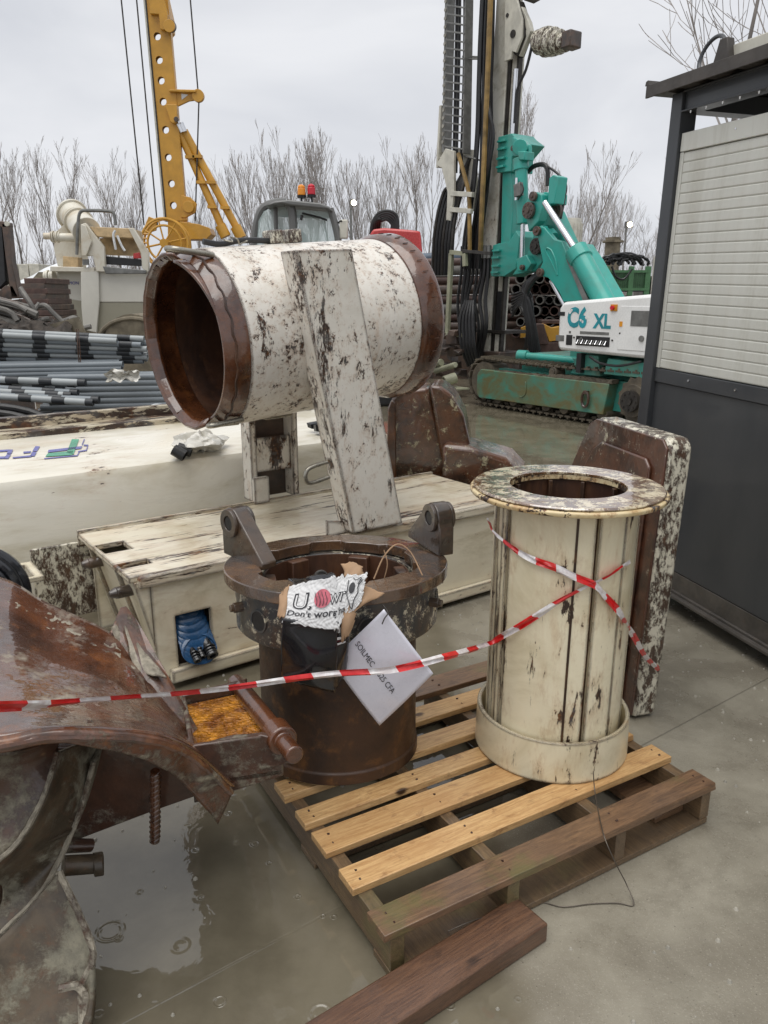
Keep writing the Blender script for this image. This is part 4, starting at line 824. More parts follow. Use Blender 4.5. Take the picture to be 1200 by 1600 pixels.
m = MB(); m.cyl(at(100, 1322, 1.66), at(142, 1322, 1.70), .018, n=12); m.rough(.005, 14); A.part('stub_bolt', m, M_AUGD)
m = MB(); m.tube([at(-60, 1190, 1.62), at(-60, 1700, 1.62)], .13, 28); A.part('core_tube', m, M_AUGD)

# black rubber drum end peeking in at the far left
m = MB()
for k, (rr, yy) in enumerate(((.150, 0), (.128, -.02), (.104, -.035), (.08, -.045))): m.tube([at(-26, 922, 2.45) + Vector((rr*math.cos(a), yy, rr*math.sin(a))) for a in [2*math.pi*j/48 for j in range(48)]], .015, 8, closed=True)
m.cyl(at(-26, 922, 2.45)+Vector((0, .03, 0)), at(-26, 922, 2.45)+Vector((0, -.02, 0)), .15, n=48)
Thing('rubber_wheel', 'ribbed black rubber wheel edge behind the muddy auger at the left border', 'wheel', tuple(at(-26, 922, 2.45)), 0, mb=m, mat=M_BLACKG)

# ================================================================== barrier tape
tp = Thing('barrier_tape', 'red and white barrier tape stretched across and crossed round the cream cylinder', 'barrier tape', tuple(at(600, 1045, 1.85)), 0)
def ribbon(P, w, tw, stripes, n=160):
    P = [Vector(p) for p in P]; m = MB()
    def f(u, v):
        c_ = spl(P, u); d_ = (spl(P, min(1, u+.01))-spl(P, max(0, u-.01))).normalized(); up = Vector((0, 0, 1)); up = (up-d_*up.dot(d_)).normalized(); sd = d_.cross(up)
        a = tw(u); wd = w(u) if callable(w) else w
        return c_ + (up*math.cos(a)+sd*math.sin(a))*wd*(v-.5) + sd*.004*math.sin(v*7+u*30) + up*.0012*math.sin(u*40)
    m.grid(f, n, 4, uv=True)
    L_ = [0]
    for i in range(n): L_.append(L_[-1]+(spl(P, (i+1)/n)-spl(P, i/n)).length)
    for k, (u, v) in list(m.uv.items()): i = min(n, round(u*n)); m.uv[k] = (L_[i]/stripes, v)
    return m
cylp = lambda px, py, off=.006: (lambda dd: (lambda A_, B_, C_: Vector((0, 0, CAMH)) + dd*((-B_-math.sqrt(max(0, B_*B_-4*A_*C_)))/(2*A_)))(dd.x**2+dd.y**2, -2*(dd.x*CC[0]+dd.y*CC[1]), CC[0]**2+CC[1]**2-(.228+off)**2))(at(px, py, 1)-Vector((0, 0, CAMH)))
H1 = [at(-160, 1112, 1.10), at(0, 1104, 1.26), at(100, 1098, 1.42), at(250, 1085, 1.60), at(400, 1069, 1.76), at(530, 1053, 1.86), at(620, 1044, 1.90), at(700, 1026, 1.99), cylp(765, 1005, .02), cylp(800, 986), cylp(860, 948), cylp(920, 915), cylp(960, 893), cylp(984, 880)]
tp.part('tape_strip', ribbon(H1, lambda u: .018+.012*(1-u)**3+.012*max(0, (u-.62)/.38), lambda u: .25+.5*math.sin(u*9), .155), M_TAPE)
H2 = [cylp(763, 812, .004), cylp(772, 832), cylp(795, 852), cylp(840, 877), cylp(885, 895), cylp(928, 914, .014), cylp(950, 935), cylp(972, 965), at(985, 985, 2.30), at(1004, 1020, 2.42), at(1030, 1046, 2.60)]
tp.part('tape_strip', ribbon(H2, lambda u: .022-.008*abs(u-.5), lambda u: .5*math.sin(u*8+1), .125), M_TAPE)

# ================================================================== steel shed / container on the right
SB = (1.404, 4.125); SD = -72.5            # local x runs along the wall towards the camera, y into the shed
sh = Thing('steel_shed', 'anthracite and white panelled steel cabin with a brown roof on the right', 'cabin', (1.2, 1.2, 0), SD, SB)
ZB, ZW, ZT = .17, 1.215, 2.235
sh.e.rotation_euler = (0, R(1.8), R(SD))
m = MB(); m.box(-.050, .03, -.03, .06, .10, 2.50); sh.part('corner_post', m, M_SHED, bevel=.004)
m = MB(); m.box(.032, 3.2, .0, .03, ZB+.03, 1.14); sh.part('lower_panel', m, M_SHED, bevel=.003)
m = MB(); m.box(.032, 3.2, -.012, .03, 1.142, ZW-.004); sh.part('rail', m, M_SHED, bevel=.003)
m = MB(); m.prism([(-.012, ZB-.07), (.0, ZB-.07), (.0, ZB+.026), (.05, ZB+.026), (.05, ZB-.10), (-.035, ZB-.10), (-.035, ZB-.085), (-.012, ZB-.085)], 'x', .032, 3.2); sh.part('base_rail', m, M_SHEDD, bevel=.002)
m = MB(); 
for x in (.1, 1.6, 3.0): m.box(x, x+.12, .08, 2.0, 0, .075)
sh.part('skid', m, M_SHEDD)
nP = 22; hP = (ZT-ZW)/nP
pm = MB(); pm.prism([(-.002, 0), (-.0045, .0025), (-.006, .006), (-.006, hP-.006), (-.0045, hP-.0025), (-.002, hP-.0005), (.02, hP-.0005), (.02, 0)], 'x', 0, 3.14); pme = mesh('wall_panel', pm, M_PANEL, 20)
for i in range(nP): sh.inst('wall_panel', pme, Matrix.Translation((.06, 0, ZW+i*hP)))
m = MB(); m.box(.032, .058, -.010, .028, ZW, ZT); sh.part('end_trim', m, M_PANEL, bevel=.002)
m = MB(); m.box(.034, 3.2, -.014, .028, ZT+.002, ZT+.085); sh.part('top_trim', m, M_PANEL, bevel=.003)
m = MB()
for x in (.30, .62, .95, 1.3): m.cyl((x, -.0165, 1.18), (x, -.012, 1.18), .006, n=8); m.cyl((x+.1, -.0165, ZT+.05), (x+.1, -.014, ZT+.05), .004, n=8)
sh.part('screw', m, M_CHROME)
m = MB(); m.box(-.03, .20, .05, .30, 2.27, 2.33); m.rough(.004, 8); sh.part('wood_packer', m, M_WOODG, bevel=.004)
m = MB(); m.box(.03, 3.2, .03, 2.2, .2, .24); m.box(-.03, .03, .09, 2.2, .12, 2.26); m.box(.06, 3.2, 1.9, 2.2, .2, 2.2); sh.part('shell', m, M_SHED)
# portal beam, roof sheet, purlins
m = MB(); m.prism([(-.03, 2.41), (.05, 2.41), (.05, 2.418), (.0, 2.418), (.0, 2.495), (.05, 2.495), (.05, 2.503), (-.03, 2.503), (-.03, 2.495), (-.012, 2.495), (-.012, 2.418), (-.03, 2.418)], 'x', .03, 3.2); sh.part('roof_beam', m, M_SHED, bevel=.002)
m = MB(); m.prism([(.06, 2.42), (2.1, 2.42), (2.1, 2.50), (.06, 2.50)], 'x', -.05, .05); sh.part('roof_beam', m, M_SHED)
# corrugated roof in separate sheets
rp = [(-.20, 0)]
m = MB(); pts = []; x = -.14
while x < 3.2: pts += [(x, .0), (x+.10, .0), (x+.125, .035), (x+.165, .035), (x+.19, 0)]; x += .19
low = [(a, z-.006) for a, z in reversed(pts)]
k = 0
sheet = MB(); sheet.prism([(a, 2.512+z) for a, z in pts + low], 'y', -.10, 2.1); sh.part('roof_sheet', sheet, M_ROOF, smooth=0)
m = MB(); m.prism([(-.112, 2.495), (-.101, 2.495), (-.101, 2.545), (-.112, 2.550)], 'x', -.15, 3.2); sh.part('fascia', m, M_ROOF, bevel=.002)
m = MB(); m.ext([(-.16, -.112, 2.551), (-.13, -.112, 2.551), (-.14, -.112, 2.573), (-.155, -.112, 2.569)], (0, .9, 0)); sh.part('ridge_cap', m, M_ROOF)
for i, x in enumerate((.34, .74, 1.3)):
    m = MB(); m.prism([(x-.05, 2.550), (x+.05, 2.550), (x+.022, 2.64), (x-.022, 2.64)], 'y', -.09, -.05); sh.part('roof_clip', m, M_ROOF, bevel=.004)
    m = MB(); m.box(x+.03, x+.32, -.06, .5, 2.55, 2.61); sh.part('roof_block', m, M_OFFW, bevel=.004)
m = MB(); m.tube([(.24+.075*math.cos(a), -.06+.02*math.sin(a), 2.60+.075*math.sin(a)) for a in [2*math.pi*j/32 for j in range(32)]], .009, 8, closed=True); sh.part('lifting_ring', m, M_SHED)
m = MB(); m.ext([(.95, -.08, 2.55), (1.8, -.08, 2.55), (1.8, -.08, 2.84), (1.3, -.08, 2.74)], (0, .5, 0)); m.rough(.02, 5); sh.part('roof_cover', m, M_BLACK, bevel=.01)
# water drops hanging from the beam
m = MB()
for i in range(8): x = .08+.11*i+random.uniform(-.01, .01); m.cyl((x, -.02, 2.409), (x, -.02, 2.398), .0045, .0025, n=7)
sh.part('water_drops', m, M_CHROME, kind='stuff')

# ================================================================== teal tracked drilling rig
RB = (2.36, 10.44); RDG = -56             # local x towards the rear of the machine (right, nearer), y away
q_ = Thing('drilling_rig', 'teal tracked drilling rig with a tall hose-draped mast and white C6 XL hood', 'drilling rig', (-.2, 1.0, 0), RDG, RB)
def rigp(px, py, off=0):                  # point of the picture on the vertical plane y=off of the rig frame
    dd = at(px, py, 1)-Vector((0, 0, CAMH)); c_, s2 = math.cos(R(RDG)), math.sin(R(RDG)); o = Vector((-RB[0], -RB[1], CAMH))
    lx, ly = dd.x*c_+dd.y*s2, -dd.x*s2+dd.y*c_; ox, oy = o.x*c_+o.y*s2, -o.x*s2+o.y*c_; k = (off-oy)/ly; return Vector((ox+k*lx, off, CAMH+k*dd.z))
# side plate and track
def track(y0, y1, near):
    m = MB(); m.prism([(-1.60, .13), (-1.66, .20), (-1.66, .48), (-1.58, .56), (.86, .555), (.80, .16)], 'y', y0-.02, y0+.16); q_.part('track_frame', m, M_TEALG, bevel=.01)
    m = MB(); m.box(-1.55, 1.0, y0+.16, y1-.12, .2, .58); q_.part('track_beam', m, M_TEALD)
    cx0, cx1, rr = -1.58, 1.25, .335; cz = .385
    per = []; n = 60; L_ = 2*(cx1-cx0)+2*math.pi*rr
    sm_ = MB(); sm_.box(-.052, .052, -.17, .17, -.012, .012); sm_.box(-.012, .012, -.17, .17, .0125, .034); sm_.box(-.04, .04, -.09, -.06, -.045, -.0125); sm_.box(-.04, .04, .06, .09, -.045, -.0125); sme = mesh('track_shoe', sm_, M_TRACK, 0)
    for i in range(n):
        s0 = (i+.5)/n*L_
        if s0 < cx1-cx0: x, z, a = cx0+s0, cz+rr, 0; z -= .02*math.sin(math.pi*s0/(cx1-cx0))
        elif s0 < cx1-cx0+math.pi*rr: b2 = (s0-(cx1-cx0))/rr; x, z, a = cx1+rr*math.sin(b2), cz+rr*math.cos(b2), b2
        elif s0 < 2*(cx1-cx0)+math.pi*rr: x, z, a = cx1-(s0-(cx1-cx0)-math.pi*rr), cz-rr, math.pi
        else: b2 = (s0-2*(cx1-cx0)-math.pi*rr)/rr; x, z, a = cx0-rr*math.sin(b2), cz-rr*math.cos(b2), math.pi+b2
        q_.inst('track_shoe', sme, Matrix.Translation((x, (y0+y1)/2, z)) @ Matrix.Rotation(a, 4, 'Y'))
    for x in [-1.25+.33*i for i in range(7)]:
        m = MB(); m.cyl((x, y0+.04, .16), (x, y1-.04, .16), .085, n=16); q_.part('track_roller', m, M_TRACK, bevel=.006)
    m = MB(); m.cyl((-.15, y0+.02, .62), (-.15, y0+.2, .62), .07, n=16); m.cyl((-.15, y0-.0, .62), (-.15, y0+.02, .62), .045, n=16); q_.part('top_roller', m, M_TRACK, bevel=.004)
    m = MB(); nt_ = 14
    pts = []
    for i in range(nt_*2): a = math.pi*i/nt_; rr2 = .30 if i % 2 else .265; pts.append((1.25+rr2*math.cos(a), .385+rr2*math.sin(a)))
    m.prism(pts, 'y', y0+.05, y1-.05); m.cyl((1.25, y0-.05, .385), (1.25, y0+.05, .385), .20, n=26); q_.part('sprocket', m, M_TRACK, bevel=.004)
    m = MB(); m.cyl((1.25, y0-.11, .385), (1.25, y0-.0505, .385), .13, n=22); m.cyl((1.25, y0-.13, .385), (1.25, y0-.1105, .385), .05, n=12)
    for i in range(8): a = i*math.pi/4; m.cyl((1.25+.10*math.cos(a), y0-.122, .385+.10*math.sin(a)), (1.25+.10*math.cos(a), y0-.1105, .385+.10*math.sin(a)), .014, n=6)
    q_.part('hub', m, M_DARKM)
    m = MB(); m.cyl((-1.58, y0+.05, .385), (-1.58, y1-.05, .385), .28, n=26); q_.part('idler', m, M_TRACK)
track(0.0, .42, True); track(1.75, 2.17, False)
m = MB(); m.tube([(.52+.055*math.cos(a), -.055, .33+.10*math.sin(a)) for a in [2*math.pi*j/24 for j in range(24)]], .018, 8, closed=True); m.box(.49, .55, -.07, -.021, .40, .44); q_.part('towing_ring', m, M_RUST)
m = MB(); m.tube([(-.62, -.024, .46), (-.60, -.026, .42), (-.60, -.026, .30), (-.66, -.026, .24), (-.72, -.026, .24)], .008, 6, sm=4); q_.part('weld_outline', m, M_TEALG)
m = MB(); 
for i in range(400): x = random.uniform(-1.3, .85); m.box(x, x+.05, -.01, .12, .555, .555+.05*random.random()*(1 if x > -.2 else .3))
m.rough(.012, 20); q_.part('dried_mud', m, M_TRACK, kind='stuff')
# car body between the tracks
m = MB(); m.box(-1.2, .9, .45, 1.72, .35, .80); q_.part('car_body', m, M_TEALD, bevel=.02)
m = MB(); m.cyl((-1.0, .30, .78), (.2, .60, .74), .055, n=14); m.cyl((-1.1, .28, .78), (-.95, .32, .78), .08, n=14); q_.part('steering_cylinder', m, M_TEAL, bevel=.004)
# hood
hood = [rigp(886, 478), rigp(892, 472), rigp(1100, 453), rigp(1100, 566), rigp(1028, 560), rigp(905, 549), rigp(885, 546)]
m = MB(); m.prism([(-.04, .95), (-.06, 1.02), (-.06, 1.46), (.0, 1.545), (1.1, 1.62), (2.0, 1.68), (2.0, .90), (1.2, .90), (.0, .925)], 'y', -.02, 1.95); q_.part('hood', m, M_RIGW, bevel=.04)
m = MB(); m.box(.95, 1.75, -.028, -.021, .985, 1.50); hd = q_.part('hood_door', m, M_RIGW, bevel=.006)
m = MB(); m.box(1.12, 1.6, -.034, -.0285, 1.27, 1.45); q_.part('window', m, M_GREYM, parent=hd, bevel=.01)
m = MB(); m.cyl((1.30, -.045, 1.13), (1.30, -.029, 1.13), .035, n=14); q_.part('handle', m, M_GREYM, parent=hd)
for x0, x1, z0, z1, nm, mt in ((.27, .82, 1.005, 1.125, 'lever_opening', M_BLACK), (.10, .205, 1.0, 1.13, 'lever_opening', M_BLACK), (-.07, .05, 1.37, 1.42, 'black_label', M_BLACK), (-.085, .06, 1.045, 1.12, 'data_plate', M_GREYM), (.33, .80, 1.15, 1.185, 'grey_strip', M_GREYM), (.14, .175, 1.15, 1.18, 'grey_strip', M_GREYM)):
    m = MB(); m.box(x0, x1, -.026, -.0205, z0, z1); q_.part(nm, m, mt, bevel=.004)
for k in range(13):
    x = .31+.038*k; m = MB(); m.cyl((x, -.05, 1.035), (x, -.027, 1.075), .007, n=8); m.cyl((x, -.058, 1.025), (x, -.05, 1.035), .013, n=8); q_.part('control_lever', m, M_GREYM if k % 2 else M_CHROME)
m = MB(); m.cyl((.36, -.03, 1.075), (.36, -.026, 1.075), .03, ri=.02, n=16); q_.part('gauge', m, M_GREYM)
m = MB(); m.box(.80, .90, -.032, -.021, 1.44, 1.52); q_.part('emergency_stop', m, plain('warning_yellow', (.72, .30, .02), .4)); m = MB(); m.cyl((.84, -.06, 1.48), (.84, -.033, 1.48), .026, n=14); q_.part('stop_button', m, M_REDB)
m = MB(); m.box(.955, 1.0, -.034, -.029, 1.26, 1.32); q_.part('sticker', m, bpy.data.materials['warning_yellow'])
for x, z in ((.86, 1.09), (.235, 1.1), (.97, 1.18)): m = MB(); m.cyl((x, -.03, z), (x, -.021, z), .012, n=10); q_.part('latch', m, M_DARKM)
def decal(txt, x, z, sx, sz, bold=.03):
    m = text_mb(txt, 1, .0, 0, bold)
    for i, v in enumerate(m.v): m.v[i] = Vector((x+v.x*sx, -.0245, z+v.y*sz))
    q_.part('hood_lettering', m, M_DECAL)
decal('C6', .10, 1.24, .27, .33, .045); decal('XL', .55, 1.235, .22, .24, .04)
m = MB()
for x, z, r_ in ((.14, 1.42, .026), (.165, 1.44, .018), (.33, 1.32, .016), (.42, 1.35, .018), (.45, 1.31, .012)):
    m.add([(x+r_*math.cos(a)*(1+.4*math.sin(a*3)), -.0258, z+r_*math.sin(a)) for a in [2*math.pi*j/9 for j in range(9)]], [tuple(range(9))])
q_.part('worn_spots', m, M_RIGW)
m = MB(); m.prism([(.1, .62), (.2, .88), (.55, .88), (.6, .62)], 'y', .1, .35); m.prism([(.7, .66), (.75, .86), (1.35, .84), (1.45, .66)], 'y', .05, .5); m.box(-.3, 2.0, .5, 1.9, .70, .90); q_.part('slew_frame', m, M_TEALD, bevel=.01)
m = MB(); m.tube([(.5, .0, .87), (.7, -.02, .80), (1.0, -.02, .79), (1.3, .0, .86)], .016, 7, sm=5); m.box(.26, .34, .02, .12, .65, .9); q_.part('hood_hose', m, M_BLACK)
# ---- mast
MY = 1.2
ma = lambda px, py, off=MY: rigp(px, py, off)
lean = lambda z: -2.78 + (z-.59)*.038       # x of mast centre line at height z
def along(x0, x1, y0, y1, z0, z1): 
    return MB().ext([(lean(z0)+x0, y0, z0), (lean(z0)+x1, y0, z0), (lean(z1)+x1, y0, z1), (lean(z1)+x0, y0, z1)], (0, y1-y0, 0))
q_.part('mast_column', along(-.33, .0, MY, MY+.25, .40, 7.6), M_MASTW, bevel=.01)
q_.part('mast_rail', along(.002, .06, MY+.02, MY+.14, .40, 7.6), M_DARKM, bevel=.004)
q_.part('mast_slide', along(.062, .20, MY+.05, MY+.18, .40, 5.3), M_MASTW, bevel=.01); q_.part('mast_rail', along(.202, .25, MY+.02, MY+.10, .40, 5.3), M_DARKM, bevel=.004)
m = along(.08, .20, MY+.03, MY+.05, 1.0, 1.7); q_.part('slide_slot', m, M_BLACK)
q_.part('mast_clamp_plate', along(-.42, .40, MY-.04, MY+.5, 1.02, 1.07), M_DARKM); q_.part('mast_clamp_plate', along(-.45, .42, MY-.04, MY+.5, 2.32, 2.37), M_DARKM)
# scraped and rusted foot
q_.part('mast_foot', along(-.30, .28, MY-.02, MY+.46, .25, .72), M_SCRAP, bevel=.02)
# winch head / drill head plates
hp_ = [(.0, 5.95), (.0, 4.75), (.12, 4.70), (.30, 4.82), (.44, 5.05), (.62, 5.35), (.62, 5.72), (.48, 6.1), (.1, 6.1)]
def plt(name, pts, y0, y1, mat=M_TEAL, bevel=.012):
    P_ = [rigp(x, y, y0) for x, y in pts]; mm = MB(); mm.ext(P_, (0, y1-y0, 0)); return q_.part(name, mm, mat, bevel=bevel)
plt('head_plate', [(789, -20), (806, -6), (815, 28), (815, 58), (806, 82), (800, 80), (798, 92), (788, 96)], MY-.10, MY-.06, M_OFFW, .006); plt('head_plate', [(815, 10), (826, 34), (829, 48), (822, 66), (812, 88), (808, 86), (818, 62), (822, 46), (812, 14)], MY-.02, MY+.06, M_OFFW, .006)
plt('head_gearbox', [(808, 0), (818, 30), (820, 56), (808, 88), (802, 84), (800, 0)], MY-.05, MY+.10, M_DARKM, .01)
hx = lean(5.45)-.16
m = MB()
for i, (x0, x1, r_) in enumerate(((.68, .80, .17), (.81, .92, .20), (.93, 1.04, .19), (1.05, 1.15, .165), (1.16, 1.26, .13))): m.cyl((hx+x0, MY+.12, 5.26-.03*i), (hx+x1, MY+.12, 5.25-.03*i), r_, n=18)
q_.part('spindle', m, M_SLABS, bevel=.01); m = MB(); m.box(hx+1.26, hx+1.44, MY, MY+.24, 5.02, 5.24); q_.part('spindle_end', m, M_SCRAP, bevel=.02)
m = MB(); c1, c2 = rigp(802, 53, MY-.1), rigp(793, 24, MY-.1); m.cyl(c1+Vector((0, -.015, 0)), c1+Vector((0, -.001, 0)), .055, n=18); m.cyl(c2+Vector((0, -.012, 0)), c2+Vector((0, -.001, 0)), .03, n=14); q_.part('pin_cap', m, M_DARKM)
m = MB(); random.seed(5)
for i in range(14): a = Vector((hx+random.uniform(.3, .9), MY+random.uniform(0, .3), random.uniform(5.9, 6.5))); m.box(a.x-.09, a.x+.09, a.y-.08, a.y+.08, a.z-.07, a.z+.07)
m.rough(.05, 5); q_.part('motor_block', m, M_DARKM, bevel=.01)
m = MB(); m.tube([(hx+.7, MY, 5.25), (hx+.6, MY-.02, 4.9), (hx+.44, MY-.03, 4.65), (hx+.40, MY-.02, 4.2)], .022, 7, sm=5); q_.part('head_hose', m, M_BLACK)
# feed rod (chrome) and teal mounts
m = MB(); m.cyl((lean(4.9)+.24, MY-.02, 4.95), (lean(3.85)+.24, MY-.02, 3.88), .035, n=12); q_.part('feed_rod', m, M_CHROME)
m = MB(); m.prism([(-2.72, 4.02), (-2.38, 4.02), (-2.34, 2.95), (-2.72, 2.95)], 'y', MY-.16, MY-.02)
def plt(name, pts, y0, y1, mat=M_TEAL, bevel=.012):
    P_ = [rigp(x, y, y0) for x, y in pts]; mm = MB(); mm.ext(P_, (0, y1-y0, 0)); return q_.part(name, mm, mat, bevel=bevel)
def cyli(name, a, b_, r_, y=None, mat=M_TEAL, n=20, bevel=.006):
    mm = MB(); mm.cyl(rigp(*a), rigp(*b_), r_, n=n); return q_.part(name, mm, mat, bevel=bevel)
def cap(px, py, y, r_, mat=M_SCRAP, th=.05, name='pivot_cap'):
    c_ = rigp(px, py, y); mm = MB(); mm.cyl(c_, c_+Vector((0, -th, 0)), r_, n=24); mm.cyl(c_+Vector((0, -th, 0)), c_+Vector((0, -th-.015, 0)), r_*.35, n=12)
    if r_ > .1:
        for j in range(8): a = j*math.pi/4; mm.cyl(c_+Vector((r_*.72*math.cos(a), -th, r_*.72*math.sin(a))), c_+Vector((r_*.72*math.cos(a), -th-.012, r_*.72*math.sin(a))), .014, n=6)
    return q_.part(name, mm, mat, bevel=.004)
plt('upper_slide', [(778, 214), (800, 208), (805, 214), (818, 224), (800, 246), (799, 268), (776, 270)], MY-.16, MY+.30)
plt('slide_beam', [(785, 268), (799, 268), (801, 330), (797, 400), (782, 400)], MY-.10, MY+.20)
plt('lower_slide', [(770, 383), (780, 380), (795, 378), (806, 360), (812, 370), (806, 420), (788, 432), (767, 432)], MY-.16, MY+.30)
for a_, b_ in ((778, 770),):
    for yy, xx in ((222, 779), (234, 779), (249, 778), (262, 777), (392, 771), (403, 770), (416, 770), (426, 769)):
        c_ = rigp(xx+1, yy, MY-.16); mm = MB(); mm.box(c_.x, c_.x+.17, MY-.21, MY-.1605, c_.z-.016, c_.z+.016); q_.part('slide_rib', mm, M_TEAL, bevel=.004)
cyli('tilt_cylinder', (814, 255, MY-.35), (817, 350, MY-.35), .095); cyli('tilt_cylinder_head', (813, 248, MY-.35), (814, 266, MY-.35), .115)
cyli('tilt_rod', (817, 346, MY-.35), (815, 415, MY-.35), .034, mat=M_CHROME); plt('tilt_foot', [(806, 405), (822, 398), (830, 412), (822, 424), (808, 424)], MY-.42, MY-.28); cap(818, 418, MY-.42, .04)
plt('valve_block', [(802, 289), (812, 284), (813, 305), (803, 308)], MY-.52, MY-.45, M_GREYM, .006); m = MB(); c_ = rigp(807, 278, MY-.48); m.cyl(c_, rigp(806, 313, MY-.48), .02, n=10); q_.part('valve_spool', m, M_CHROME)
m = MB(); m.tube([rigp(812, 284, MY-.5), rigp(817, 291, MY-.5), rigp(817, 300, MY-.5), rigp(809, 312, MY-.5)], .010, 6, sm=5); q_.part('small_hose', m, M_BLACK)
cyli('cross_shaft', (812, 230, MY-.40), (824, 234, MY+.2), .11); plt('shaft_bracket', [(800, 214), (826, 226), (827, 242), (818, 246), (800, 244)], MY-.25, MY-.18); plt('shaft_bracket', [(808, 236), (820, 236), (819, 250), (811, 250)], MY-.45, MY-.25); cap(804, 232, MY-.26, .04)
# rocker
plt('rocker', [(830, 302), (838, 300), (846, 304), (848, 322), (842, 345), (826, 362), (820, 330), (818, 322), (822, 315)], MY-.55, MY-.40); cap(828, 329, MY-.56, .115); cap(835, 307, MY-.56, .065)
plt('rocker_arm', [(842, 302), (852, 300), (864, 302), (863, 318), (846, 326)], MY-.40, MY-.1); plt('top_post', [(858, 278), (864, 273), (872, 276), (866, 318), (855, 320)], MY-.5, MY-.3); plt('rocker_arm', [(838, 340), (856, 318), (868, 330), (900, 400), (890, 410)], MY-.15, MY+.05)
cap(870, 330, MY-.25, .12); m = MB(); m.tube([rigp(872, 288, MY-.4), rigp(870, 320, MY-.4)], .03, 8); m.rough(.02, 12); q_.part('oily_fitting', m, M_DARKM)
plt('lower_link', [(800, 430), (822, 398), (830, 385), (834, 362), (846, 350), (846, 410), (836, 424), (812, 428)], MY-.30, MY-.12); cap(840, 385, MY-.32, .12, M_DARKM)
plt('link_plate', [(836, 356), (846, 352), (862, 375), (846, 380)], MY-.60, MY-.48)
# main boom
boom = [(838, 361), (842, 354), (850, 355), (866, 374), (878, 377), (886, 398), (914, 470), (880, 472), (874, 458), (866, 446), (856, 434), (846, 432), (842, 424), (845, 416), (848, 410), (842, 380)]
plt('boom_cheek', boom, MY-.62, MY-.54); plt('boom_cheek', [(x+6, y-1) for x, y in boom], MY+.05, MY+.12)
plt('boom_box', [(868, 378), (884, 380), (900, 404), (940, 475), (905, 478), (880, 440)], MY-.53, MY+.04)
plt('boom_web', [(880, 372), (885, 372), (920, 470), (908, 470)], MY-.63, MY-.625, M_GREYM, .0) if 0 else None
cap(841, 361, MY-.625, .065, M_RUST); cap(846, 426, MY-.625, .06)
m = MB(); m.tube([rigp(855, 387, MY-.625), rigp(862, 392, MY-.625), rigp(869, 410, MY-.625), rigp(871, 430, MY-.625)], .012, 6, sm=5); m.tube([rigp(855, 387, MY-.625), rigp(853, 392, MY-.625), rigp(862, 410, MY-.625), rigp(871, 430, MY-.625)], .010, 6, sm=5); q_.part('boom_weld_outline', m, M_TEAL)
cyli('boom_cylinder', (903, 396, MY-.55), (962, 505, MY-.55), .145); cyli('boom_cylinder_head', (900, 391, MY-.55), (909, 406, MY-.55), .165)
cyli('boom_rod', (851, 316, MY-.60), (904, 398, MY-.60), .045, mat=M_CHROME); cyli('boom_link_tube', (858, 365, MY-.3), (863, 372, MY-.3), .10)
plt('grey_side_strip', [(884, 404), (889, 403), (919, 468), (911, 470)], MY-.65, MY-.635, M_GREYM, .0)
cyli('stabiliser_rod', (862, 438, MY-.45), (888, 486, MY-.45), .045, mat=M_CHROME); cyli('hose_sleeve', (866, 440, MY-.40), (893, 500, MY-.40), .05, mat=M_BLACK)
plt('rear_link_pad', [(884, 474), (960, 470), (975, 520), (890, 530)], MY-.5, MY+.1, M_TEALD)
m = MB()
for k in range(10):
    c_ = rigp(903+k*5.3, 385+k*8.2, MY-.1); m.box(c_.x-.04, c_.x+.04, c_.y-.05, c_.y+.05, c_.z-.03, c_.z+.05)
m.rough(.03, 8); q_.part('white_cable_clips', m, M_OFFW)
# ---- hoses along the mast
random.seed(21)
def hose(P_, r_=.022, mat=M_BLACK, name='hose'):
    mm = MB(); mm.tube(P_, r_, 7, sm=6); q_.part(name, mm, mat)
for k in range(10):
    o_ = random.uniform(-3, 3); y_ = MY-.05-random.random()*.25
    hose([rigp(757+o_+k*1.5, -40, y_), rigp(752+o_+k*1.6, 60, y_), rigp(750+o_*1.2+k*1.8, 130, y_), rigp(747+o_+k*2.2, 210, y_), rigp(742+o_*2+k*2.0, 290, y_), rigp(730+o_*2+k*2.2, 370, y_), rigp(728+o_*3+k*1.8, 420, y_)], random.choice((.02, .026, .03)))
for k in range(3): hose([rigp(762+k*5, -40, MY-.1), rigp(761+k*4, 100, MY-.12), rigp(765-k, 170, MY-.3), rigp(771-k*3, 210-k*8, MY-.3), rigp(764-k*3, 262, MY-.3), rigp(748-k*2, 330, MY-.2), rigp(735, 400, MY-.1)], .026)
hose([rigp(768, -40, MY-.34), rigp(762, 120, MY-.34), rigp(757, 240, MY-.34), rigp(753, 330, MY-.34), rigp(751, 392, MY-.30)], .042, M_YELD, 'yellow_hose')
hose([rigp(716, 240, MY-.34), rigp(726, 275, MY-.34), rigp(733, 310, MY-.34), rigp(734, 392, MY-.34)], .036, M_YELD, 'yellow_hose')
for k in range(8):
    x = 722+k*6.0; hose([rigp(x, 385, MY-.1), rigp(x-1, 430+random.uniform(-5, 5), MY-.15), rigp(x-8+random.uniform(-3, 3), 470, MY-.2), rigp(x-4, 510, MY-.22), rigp(726+k*3.5, 560, MY-.1)], random.choice((.026, .034)))
    if k > 3: m = MB(); m.cyl(rigp(x, 384, MY-.1), rigp(x, 404, MY-.12), .042, n=12); q_.part('hose_fitting', m, M_GREYM)
for k in range(7):
    x = 690+k*3.4; hose([rigp(735-k, 246+k*3, MY-.1), rigp(712+k*2, 290, MY-.25), rigp(694+k*3, 300+k*6, MY-.3), rigp(680+k*4.5, 360+k*3, MY-.35), rigp(676+k*5, 430, MY-.3)], random.choice((.020, .034)), M_BLACK if k % 3 else M_DARKM)
